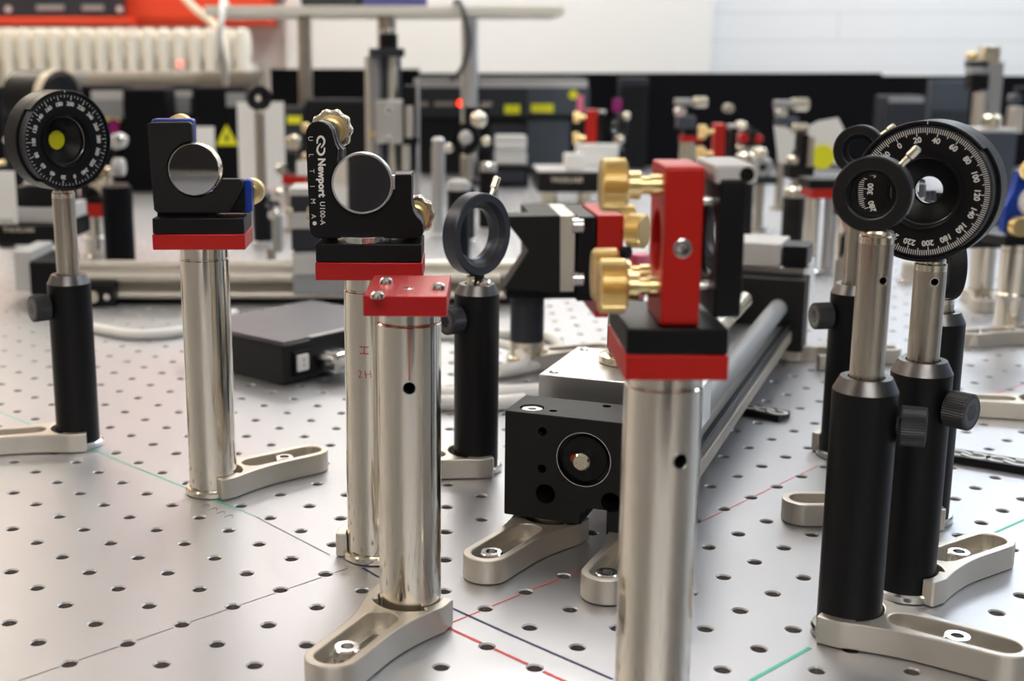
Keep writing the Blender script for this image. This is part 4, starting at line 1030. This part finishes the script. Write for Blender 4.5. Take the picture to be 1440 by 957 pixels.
# magenta pieces
for lab, u, v, w, h, Y in (('upright magenta strip above the brass knob at centre back', 816, 146, 9, 24, 2.2), ('dim magenta filter right of the small red mount', 868, 148, 13, 18, 2.35)):
    p = far(u, v, Y); t = thing('magenta_filter', lab, 'filter', (p.x, Y, 0))
    N('magenta' if w > 10 else 'pink').box((0,0,p.z), (w*Y/FPX,0.003,h*Y/FPX), 0.0006).build('glass', t); N('black').rod((0,0.003,0.0003), (0,0.003,p.z), 0.003).build('stem', t)
# black lens ring at centre back
def small_ring(label, u, v, Y, r_px, ang, holder_top_v, dots=(), rm='black', post=True):
    p = far(u, v, Y); r = r_px*Y/FPX
    t = thing('lens_mount', label, 'lens mount', (p.x, Y, 0))
    zt = far(u, holder_top_v, Y).z
    bholder(t, zt); opt_post(t, zt-0.01, p.z-r+0.002, cap='palebrass')
    F = face((0,0,p.z), (math.cos(R(ang)), math.sin(R(ang))))
    N(rm).lathe([(r,0.005),(r,-0.006),(r*0.62,-0.006),(r*0.62,0.0),(r*0.78,0.005)], F, 40, close=True).build('lens_cell', t)
    N('glass').lathe([(0,0.0006),(r*0.62,-0.001),(r*0.62,-0.0035),(0,-0.004)], F, 32).build('lens', t)
    for du, dv, m, rr in dots:
        q = far(u+du, v+dv, Y-0.018); N(m).ball((q.x-p.x, -0.018, q.z), rr).build('bright_screw', t)
        N(m).rod((q.x-p.x, -0.018, q.z), (q.x-p.x, 0.0, q.z), rr*0.5, 12).build('screw_shank', t)
    return t
small_ring('dark ring with bright screws right of the small red mount', 868, 178, 2.15, 16, -140, 206, [(13,-15,'palebrass',0.0068),(4,18,'palebrass',0.0070)])
# central cluster
t = small_ring('dark optic cluster with brass knobs behind the large lens ring', 655, 196, 1.60, 22, -120, 258, [(18,-28,'palebrass',0.0105),(28,2,'palebrass',0.0062),(0,-3,'lgrey',0.0085),(-24,12,'rod',0.006)])
N('black').box((0.014,0.01,far(0,180,1.6).z), (0.03,0.02,0.052), 0.001).build('back_plate', t)
for lab, u, r, vt, Y, m, capm in (('black holder post left of the large lens ring, further back', 645, 0.0130, 252, 1.42, 'black', 'lgrey'), ('tall black post right of centre behind the lens ring lever', 686, 0.0125, 228, 1.72, 'black', 'chrome'), ('tall silver post left of the dark optic cluster', 616, 0.0085, 193, 1.65, 'alu', 'alu'), ('black post behind the right kinematic mount', 1046, 0.0125, 214, 1.55, 'blackm', 'palebrass'), ('black post with a brass cap behind the linear stage motor', 1115, 0.0120, 262, 1.45, 'blackm', 'palebrass'), ('black post far right behind the thin silver posts', 1300, 0.008, 380, 1.30, 'grey', 'chrome'), ('thin silver post right of the nearest iris post', 1277, 0.0085, 366, 1.30, 'rod', 'rod')):
    p = far(u, vt+40, Y); zt = far(u, vt, Y).z
    t = thing('optic_post', lab, 'post', (p.x, Y, 0), 0, 'optic posts at the back')
    N(m).lathe([(0,0.004),(r,0.004),(r,zt-0.012),(0,zt-0.012)], Matrix(), 32).build('shaft', t)
    N(capm).lathe([(r*0.9,zt-0.012),(r*0.9,zt-0.003),(r*0.6,zt),(0,zt)], Matrix(), 32).build('cap', t)
    N('chrome').lathe([(0,0.0003),(r+0.003,0.0003),(r+0.003,0.003),(r,0.004)], Matrix(), 32).build('foot', t)

# silver and red clutter, right of centre at the back
def clutter(label, u, v, Y, parts, name='optic_mount', post=0.0065, m='post'):
    p = far(u, v, Y); t = thing(name, label, 'optic mount', (p.x, Y, 0))
    zmin = min(far(u, q[3], Y).z for q in parts)
    N(m).lathe([(0,0.0003),(post+0.006,0.0003),(post+0.006,0.004),(post,0.005),(post,zmin+0.002),(0,zmin+0.002)], Matrix(), 28).build('post', t)
    for (u0, u1, v0, v1, mm, nm, shape) in parts:
        a, b = far(u0,v0,Y), far(u1,v1,Y); c = ((a.x+b.x)/2-p.x, 0, (a.z+b.z)/2); w, h = b.x-a.x, a.z-b.z
        if shape == 'b': N(mm).box(c, (w,0.025,h), 0.001).build(nm, t)
        elif shape == 'd': N(mm).lathe([(0,0.014),(w/2*0.8,0.014),(w/2,0.011),(w/2,-0.01),(0,-0.01)], Matrix.Translation(c) @ UP90, 28).build(nm, t)
        elif shape == 's': N(mm).lathe([(0,-w/2),(h/2*0.8,-w/2),(h/2,-w/2+0.002),(h/2,w/2-0.002),(h/2*0.8,w/2),(0,w/2)], Matrix.Translation(c) @ Matrix.Rotation(PI/2,4,'Y'), 28).build(nm, t)
        elif shape == 'r': N(mm).lathe([(w/2,0.006),(w/2,-0.006),(w/2*0.66,-0.006),(w/2*0.66,0.006)], Matrix.Translation(c) @ UP90, 32, close=True).build(nm, t)
    return t
clutter('silver two-knob mount on a red plate, left of the far red mount', 968, 160, 1.80, [(950,972,139,148,'alud','bracket','b'),(975,994,136,151,'palebrass','knob','s'),(949,963,150,164,'chrome','mirror','d'),(952,976,163,180,'slate','body','b'),(957,986,190,199,'red','red_plate','b'),(960,984,180,190,'black','black_plate','b')], post=0.0105, m='palebrass')
clutter('dark ring mount with two red dots, by the far right kinematic mount', 1052, 195, 1.85, [(1036,1048,169,184,'palebrass','knob','d'),(1044,1062,174,196,'black','ring','r'),(1037,1051,187,200,'red','red_cap','d'),(1058,1070,187,202,'red','red_cap','d'),(1036,1060,203,210,'palebrass','collar','s'),(1018,1030,147,157,'tube','knob','d'),(1044,1064,184,203,'blackm','body','b')])
clutter('grey round lens on a navy foot right of the far kinematic mount', 1070, 235, 1.70, [(1056,1084,220,248,'alud','lens_cell','d'),(1063,1075,228,240,'palebrass','lens','d'),(1060,1076,210,220,'palebrass','knob','d'),(1060,1090,247,258,'navy','foot_block','b')])
clutter('silver mirror holder above the crumpled white card', 1102, 160, 1.95, [(1090,1113,141,151,'alud','bracket','b'),(1113,1136,138,156,'palebrass','knob','s'),(1091,1105,150,166,'chrome','mirror','d'),(1092,1120,164,176,'slate','body','b')])
# crumpled card with yellow disc
Y = 1.62; pts = [(1088,176),(1110,181),(1128,182),(1150,170),(1178,165),(1186,180),(1184,232),(1140,226),(1120,205),(1104,230),(1094,228)]
P0 = far(1135, 200, Y)
t = thing('torn_card', 'crumpled white card with a yellow disc, upper right', 'card', (P0.x, Y, 0))
N('card').prism([(far(u,v,Y).x-P0.x, far(u,v,Y).z) for u, v in pts][::-1], 0, 0.0012, (), 0.0002, UP90).build('sheet', t)
q = far(1157,221,Y-0.01); N('yellow').lathe([(0,0.004),(0.0148,0.004),(0.0152,0.0035),(0.0152,0.0)], Matrix.Translation((q.x-P0.x,-0.006,q.z)) @ UP90, 36).build('yellow_disc', t)
N('black').rod((0.0,0.004,0.0003), (0.0,0.004,P0.z), 0.004, 16).build('stand', t)
clutter('dark mirror clip standing in front of the crumpled card', 1124, 205, 1.52, [(1114,1136,173,188,'palebrass','brass_clip','s'),(1122,1132,188,232,'black','clip_body','b'),(1132,1139,192,240,'tube','side_bar','b'),(1108,1119,217,232,'palebrass','screw','d'),(1106,1140,232,250,'blackm','clip_foot','b')], post=0.0065)
t = thing('red_plate_pillar', 'red plate on two pale pillars right of the linear stage motor', 'pillar', (far(1156,270,1.35).x, 1.35, 0))
za, zb = far(1156,276,1.35).z, far(1156,263,1.35).z
N('red').box((0,0,(za+zb)/2), (0.034,0.044,zb-za), 0.0006).build('red_plate', t); N('black').box((0,0,zb+0.005), (0.040,0.044,0.0095), 0.0006).build('black_plate', t)
for x, r, m in ((-0.0090,0.0080,'pillar'),(0.0105,0.0070,'alud')): N(m).lathe([(0,0.0003),(r+0.003,0.0003),(r+0.003,0.004),(r,0.005),(r,za),(0,za)], Matrix.Translation((x,0,0)), 32).build('pillar', t)

# tall post mount upper right
Y = 2.0
t = clutter('tall post carrying a brass mount against the white wall, far right', 1388, 120, Y, [(1380,1401,65,88,'palebrass','upper_mount','b'),(1361,1372,72,86,'brass','knob','d'),(1361,1386,86,94,'black','arm','b'),(1362,1382,95,104,'grey','label_bar','b'),(1362,1386,104,126,'black','lower_arm','b'),(1386,1399,86,186,'alud','upright','b'),(1373,1382,130,176,'rod','side_rod','b')], post=0.009)
t, w, h = bbox('grey_box', 'grey box with a beige knob under the tall post, far right', 'box', 1378, 1432, 186, 1.72, 0.07, 'slate', bev=0.003)
N('lgrey').box((0,0.035,h+0.002), (w,0.07,0.004), 0.001).build('lid', t); N('palebrass').rod((-0.0005,0.025,h+0.004), (-0.0005,0.025,h+0.022), 0.0125, 28, 0.003).build('knob', t)
clutter('thin silver post with a dark clip at the right edge', 1428, 140, 2.1, [(1421,1434,150,186,'rod','sleeve','b'),(1420,1432,128,150,'slate','clip','d'),(1430,1446,122,140,'black','arm','b')], post=0.007)
t, w, h = bbox('grey_board', 'dark grey board standing behind the large graduated mount', 'board', 1310, 1366, 113, 2.45, 0.02, 'slate', bev=0.002)
N('navy').box((0,-0.002,h*0.4), (w*0.9,0.003,h*0.6), 0.0005).build('dark_face', t)
t, w, h = bbox('slate_box', 'dark slate box with a pale strip above the second iris', 'box', 1246, 1302, 135, 2.40, 0.06, 'navy', bev=0.002)
panel(t, 2.40, 1250, 1299, 137, 144, 'grey', 'pale_strip')

# blue mount at the right edge and pillars
Y = 1.05; p = far(1436,290,Y)
t = thing('kinematic_mount', 'bright blue mount with brass knobs on a pillar at the right edge', 'mirror mount', (p.x, Y, 0), R(10), 'pillar mounted optics')
zt = far(1436,340,Y).z; pillar(t, zt-0.0005, 0.0125)
N('chrome').lathe([(0.0125,0),(0.0165,0.001),(0.0165,0.005),(0.0125,0.006)], Matrix.Translation((0,0,far(1424,420,Y).z)), 36).build('clamp_ring', t)
N('black').box((0,0,zt+0.003), (0.046,0.036,0.007), 0.0006).build('black_plate', t)
N('blue').prism([(-0.019,0.004),(-0.012,0.0),(0.020,0.0),(0.020,0.052),(-0.010,0.052),(-0.013,0.036),(-0.019,0.024)], -0.004, 0.004, [circ(0.0112,32,(0.004,0.027))], 0.0006, Matrix.Translation((0,-0.004,zt+0.0068)) @ UP90).build('blue_plate', t)
N('card').lathe([(0,0.006),(0.0125,0.006),(0.0130,0.005),(0.0130,-0.003),(0,-0.003)], Matrix.Translation((0.004,-0.008,zt+0.034)) @ UP90, 36).build('white_optic', t)
for x, z in ((-0.004,0.053),(-0.010,0.008)): knurl_knob(Matrix.Translation((x,-0.006,zt+0.007+z)) @ UP90, t, 0.0085, 0.009, shaft=0.004, n=24)
Y = 1.20; p = far(1380,400,Y)
t = thing('optic_post', 'plain pale pillar left of the blue mount, with a black top', 'post', (p.x, Y, 0), 0, 'optic posts at the back')
zt = far(1380,345,Y).z; pillar(t, zt, 0.0115, ring=False, name='shaft'); N('blackm').box((0.004,0,zt+0.008), (0.055,0.04,0.0155), 0.001).build('black_block', t)
fork(p.x, Y, 250, 'clamping fork under the plain pale pillar on the right')
q = at(1415, 486); fork(q.x+0.03, q.y+0.02, 197, 'clamping fork lying behind the graduated mount thumbscrew')
q = at(1468, 585); fork(q.x, q.y, 172, 'clamping fork just entering at the right edge')
q = far(1212, 380, 1.0); t = thing('optic_post', 'silver pillar directly behind the nearest iris post', 'post', (q.x-0.012, 1.0, 0), 0, 'optic posts at the back')
pillar(t, far(1200,300,1.0).z, 0.0105, ring=False, name='shaft'); N('black').lathe([(0,0),(0.013,0),(0.013,0.012),(0,0.012)], Matrix.Translation((0,0,far(1200,300,1.0).z)), 32).build('cap', t)

# bits between blue mount and lettered mount
clutter('pale knobbed mount left of the lettered mount', 412, 205, 1.70, [(402,424,187,213,'palebrass','round_knob','d'),(424,436,172,186,'brass','knob','d'),(424,432,212,226,'brass','knob','d'),(398,432,246,258,'red','red_plate','b'),(404,418,214,238,'blackm','body','b'),(388,406,230,246,'chrome','mirror','d'),(418,434,226,246,'card','card_piece','b')], post=0.0105)
t, w, h = bbox('black_case', 'low black case with a yellow label behind the lettered mount', 'case', 428, 522, 142, 2.20, 0.06, 'black', bev=0.004)
N('navy').box((0,0.03,h+0.001), (w*0.95,0.055,0.003), 0.0006).build('lid', t)
t, w, h = bbox('black_case', 'low dark case with a yellow strip left of the shelf pole', 'case', 395, 426, 150, 2.20, 0.06, 'navy', bev=0.003)
panel(t, 2.20, 404, 424, 163, 174, 'yellow', 'warning_label')['label'] = 'yellow warning label'
clutter('silver and dark fitting behind the right of the blue backed mount', 380, 285, 1.30, [(372,386,280,294,'navy','dark_ring','r'),(384,398,300,352,'alud','silver_bar','b'),(386,400,262,280,'palebrass','knob','d'),(378,394,293,306,'chrome','fitting','d')], post=0.005)
# things at the far left by the rotation mount
clutter('pair of silver adjusters beside the left rotation mount', 160, 205, 1.50, [(155,178,188,208,'lgrey','adjuster','d'),(168,178,190,200,'chrome','tip','d'),(142,158,232,252,'brass','knob','d'),(150,166,226,256,'chrome','adjuster','d'),(158,176,222,248,'lgrey','adjuster','s'),(146,178,258,270,'black','foot_block','b')], post=0.008)
clutter('pale knob on a thin post at the left of the rotation mount', 13, 196, 1.60, [(8,18,187,205,'card','knob','d')], post=0.004, m='black')
clutter('small brass knob on a dark post at the left edge', 2, 232, 1.55, [(-4,5,222,236,'brass','knob','d')], post=0.004, m='black')

# boards added for the two front mirrors; the near one replaces camera and photographer
for lab, x0, x1, y, h in (('black board standing in for camera and photographer, reflected in the lettered mount', -0.119, 0.30, -0.38, 0.46), ('black screen further behind, reflected in the blue backed mount', -1.40, -0.40, -1.24, 0.50)):
    t = thing('reflected_board', lab, 'screen', ((x0+x1)/2, y, 0))
    N('black').box((0,0,h/2+0.003), (x1-x0,0.008,h), 0.001).build('board', t)
    for s in (-0.4, 0.4): N('black').box(((x1-x0)*s,-0.03,0.004), (0.03,0.12,0.0072), 0.001).build('foot', t)

# ------------------------------------------------------------------ the room
X0, X1, Y0, Y1, ZF, ZC = -3.6, 3.6, -2.8, 4.6, -0.9, 1.9
wallm = mat('white_painted_brick', (0.86,0.85,0.82), 0, 0.7, 3, 0.03, 0.01)
def brick_wall_mat():
    m = bpy.data.materials.new('painted_block_wall'); m.use_nodes = True; nt = m.node_tree; b = nt.nodes['Principled BSDF']
    tc = nt.nodes.new('ShaderNodeTexCoord'); mp = nt.nodes.new('ShaderNodeMapping'); mp.inputs['Rotation'].default_value = (R(-90),0,0)
    br = nt.nodes.new('ShaderNodeTexBrick'); br.inputs['Scale'].default_value = 1.0; br.inputs['Brick Width'].default_value = 1.4; br.inputs['Row Height'].default_value = 0.095
    br.inputs['Mortar Size'].default_value = 0.006; br.inputs['Mortar Smooth'].default_value = 0.4
    br.inputs['Color1'].default_value = (0.87,0.87,0.87,1); br.inputs['Color2'].default_value = (0.85,0.85,0.855,1); br.inputs['Mortar'].default_value = (0.79,0.79,0.79,1)
    nt.links.new(tc.outputs['Object'], mp.inputs['Vector']); nt.links.new(mp.outputs['Vector'], br.inputs['Vector']); nt.links.new(br.outputs['Color'], b.inputs['Base Color'])
    bp = nt.nodes.new('ShaderNodeBump'); bp.inputs['Strength'].default_value = 0.3; bp.inputs['Distance'].default_value = 0.004; bp.invert = True
    nt.links.new(br.outputs['Fac'], bp.inputs['Height']); nt.links.new(bp.outputs['Normal'], b.inputs['Normal']); b.inputs['Roughness'].default_value = 0.65
    return m
brick = brick_wall_mat()
warmwall = mat('warm_painted_wall', (0.72,0.66,0.57), 0, 0.75, 3, 0.03, 0.01)
floorm = mat('grey_lino', (0.28,0.27,0.26), 0, 0.5, 8, 0.05, 0.08)
ceilm = mat('white_ceiling', (0.80,0.79,0.77), 0, 0.8, 4, 0.03, 0.01)
struct(N(floorm).box(((X0+X1)/2,(Y0+Y1)/2,ZF-0.05), (X1-X0+0.4,Y1-Y0+0.4,0.1), 0), 'floor')
struct(N(ceilm).box(((X0+X1)/2,(Y0+Y1)/2,ZC+0.05), (X1-X0+0.4,Y1-Y0+0.4,0.1), 0), 'ceiling')
struct(N(brick).box(((X0+X1)/2,Y1+0.1,(ZF+ZC)/2), (X1-X0+0.4,0.2,ZC-ZF), 0), 'wall_back')
struct(N(warmwall).box(((X0+X1)/2,Y0-0.1,(ZF+ZC)/2), (X1-X0+0.4,0.2,ZC-ZF), 0), 'wall_front')
struct(N(warmwall).box((X0-0.1,(Y0+Y1)/2,(ZF+ZC)/2), (0.2,Y1-Y0,ZC-ZF), 0), 'wall_left')
# right wall with a window opening
wy0, wy1, wz0, wz1 = 0.2, 3.6, 0.15, 1.6
b = N(wallm)
b.box((X1+0.1,(wy1+Y1)/2,(ZF+ZC)/2), (0.2,Y1-wy1,ZC-ZF), 0)
b.box((X1+0.1,(wy0+wy1)/2,(ZF+wz0)/2), (0.2,wy1-wy0,wz0-ZF), 0); b.box((X1+0.1,(wy0+wy1)/2,(wz1+ZC)/2), (0.2,wy1-wy0,ZC-wz1), 0)
struct(b, 'wall_right')
struct(N('board').box((X1+0.1,(Y0+wy0)/2,(ZF+ZC)/2), (0.2,wy0-Y0,ZC-ZF), 0), 'wall_right_dark_band')  # unseen wall part made black for dark bands in the steel pillars
dr = N('board'); dr.box((X0+0.02,0.15,ZF+1.15), (0.05,2.10,2.3), 0.004); dr.use(M['grey']); dr.box((X0+0.02,-0.94,ZF+1.16), (0.06,0.08,2.32), 0.004); dr.box((X0+0.02,1.24,ZF+1.16), (0.06,0.08,2.32), 0.004)
struct(dr, 'dark_band_panel')  # unseen dark panel added to the left wall for the pillar reflections
wf = N('lgrey')
for y in (wy0+0.03, (wy0+wy1)/2, wy1-0.03): wf.box((X1+0.1,y,(wz0+wz1)/2), (0.06,0.06,wz1-wz0), 0.004)
for z in (wz0+0.03, wz1-0.03): wf.box((X1+0.1,(wy0+wy1)/2,z), (0.06,wy1-wy0,0.06), 0.004)
win = struct(wf, 'window_1')
# smooth pilaster left of the brickwork
xp = far(1003,60,4.45).x; xq = far(400,60,4.45).x
struct(N(wallm).box(((xq+xp)/2,4.54,(ZF+ZC)/2), (xp-xq,0.12,ZC-ZF), 0.004), 'wall_pilaster')
# radiator
YR = 4.02; zr = far(100,40,YR).z; xr0, xr1 = far(-60,60,YR).x, far(352,60,YR).x
t = thing('radiator', 'cream column radiator under the orange board at the upper left', 'radiator', (0, YR, 0))
n = 19
for k in range(n):
    x = xr0+(k+0.5)*(xr1-xr0)/n
    N('cream').box((x,0.0,(zr-0.55)/2+0.0), (0.038,0.10,zr+0.55), 0.016, seg=4).build('column', t)
N('cream').rod((xr0,0.0,zr-0.04), (xr1,0.0,zr-0.04), 0.022, 24).build('upper_pipe', t); N('cream').rod((xr0,0.0,-0.50), (xr1,0.0,-0.50), 0.022, 24).build('lower_pipe', t)
N('cream').box(((xr0+xr1)/2,0.0,zr-0.06), (xr1-xr0,0.06,0.07), 0.01).build('back_panel', t)
for x in (xr0+0.06, xr1-0.06): N('cream').box((x,0.305,zr-0.12), (0.03,0.54,0.03), 0.003).build('wall_bracket', t)
p = far(253,90,3.85); t = thing('indicator_lamp', 'tiny pale red lamp in front of the radiator', 'lamp', (p.x, 3.85, 0))
N('ledpink').ball((0,0,p.z), 0.011).build('bulb', t); N('black').rod((0,0.004,-0.9), (0,0.004,p.z), 0.004).build('stem', t)
# orange board and black rack unit
YO = 4.40; a, b_ = far(-80,30,YO).x, far(382,30,YO).x; z0 = far(0,36,YO).z
t = thing('orange_cabinet', 'orange-red cabinet hung on the wall at the upper left', 'cabinet', ((a+b_)/2, YO, z0))
N('orange').box((0,0.09,0.30), (b_-a,0.19,0.60), 0.006).build('carcass', t)
N('orange').box((0,-0.006,0.30), (b_-a-0.02,0.014,0.56), 0.004).build('door', t)
N('orange').box((-(b_-a)/2+0.33,-0.075,0.012), (0.64,0.14,0.022), 0.004).build('front_ledge', t)
YU = 4.30; a, b_ = far(-60,10,YU).x, far(172,10,YU).x; z1 = z0+0.0235
t = thing('rack_unit', 'dark rack instrument on the orange cabinet front, top left corner', 'instrument', ((a+b_)/2, YU, z1))
N('navy').box((0,0.03,0.06), (b_-a,0.06,0.12), 0.004).build('case', t)
for u, w in ((70,0.09),(130,0.07)): N('grey').box((far(u,0,YU).x-(a+b_)/2,-0.002,0.030), (w,0.006,0.016), 0.002).build('handle', t)
for u in (11, 168): N('lgrey').rod((far(u,0,YU).x-(a+b_)/2,0.0,0.026), (far(u,0,YU).x-(a+b_)/2,-0.006,0.026), 0.010).build('screw', t)

# ceiling luminaires
def luminaire(x, y, w, d, col, power, label):
    t = thing('ceiling_light', label, 'ceiling light', (x, y, ZC), 0, 'ceiling lights')
    N('plastic').box((0,0,-0.03), (w+0.06,d+0.06,0.058), 0.006).build('housing', t)
    m = mat('lamp_diffuser', (0.9,0.9,0.9), 0, 0.6, 5, 0, emit=col, estr=power)
    N(m).box((0,0,-0.062), (w,d,0.008), 0.001).build('diffuser', t)
WARM, COOL, NEUT = (1.0,0.88,0.72), (0.82,0.91,1.0), (1.0,0.96,0.91)
LP = 9.6
luminaire(-2.0, 1.0, 0.40, 2.2, WARM, LP*1.0, 'warm ceiling light over the left side')
luminaire(-1.9, 3.6, 0.50, 1.4, WARM, LP*1.6, 'warm ceiling light added to brighten the radiator')  # lamp put in to lighten the dark radiator
luminaire(0.2, 2.4, 0.40, 2.2, NEUT, LP*0.9, 'white ceiling light over the middle of the table')
luminaire(2.0, 1.6, 0.40, 2.4, COOL, LP, 'cool ceiling light over the right side')
luminaire(2.0, 3.9, 0.60, 1.0, COOL, LP*1.6, 'cool ceiling light by the brick wall')
luminaire(0.0, 4.10, 1.8, 0.30, NEUT, LP*1.35, 'white ceiling light added to brighten the back wall')  # extra lamp, added because the back wall was too dim
luminaire(0.1, -1.6, 1.6, 0.40, NEUT, LP*1.9, 'white ceiling light behind the viewpoint')

world = bpy.data.worlds.new('daylight'); scene.world = world; world.use_nodes = True
bg = world.node_tree.nodes['Background']
sky = world.node_tree.nodes.new('ShaderNodeTexSky'); sky.sky_type = 'HOSEK_WILKIE'; sky.turbidity = 6; sky.sun_direction = (-0.4,0.2,0.8)
world.node_tree.links.new(sky.outputs['Color'], bg.inputs['Color']); bg.inputs['Strength'].default_value = 2.0

# ------------------------------------------------------------------ camera
cam = bpy.data.cameras.new('camera'); co = bpy.data.objects.new('camera', cam); COL.objects.link(co)
co.location = (0,0,CAMH); co.rotation_euler = (PI/2-PITCH, 0, 0)
cam.sensor_width = 36; cam.lens = 36*FPX/1440; cam.shift_x = (720-CXP)/1440; cam.clip_start = 0.02; cam.clip_end = 50
cam.dof.use_dof = True; cam.dof.focus_distance = 0.57; cam.dof.aperture_fstop = 10.8; cam.dof.aperture_blades = 0
scene.camera = co
vs = scene.view_settings; vs.view_transform = 'Standard'; vs.look = 'None'; vs.gamma = 1; vs.use_curve_mapping = False; vs.exposure = 0.0
scene.cycles.use_denoising = True
scene.cycles.max_bounces = 8; scene.cycles.glossy_bounces = 5; scene.cycles.transmission_bounces = 8; scene.cycles.sample_clamp_indirect = 6
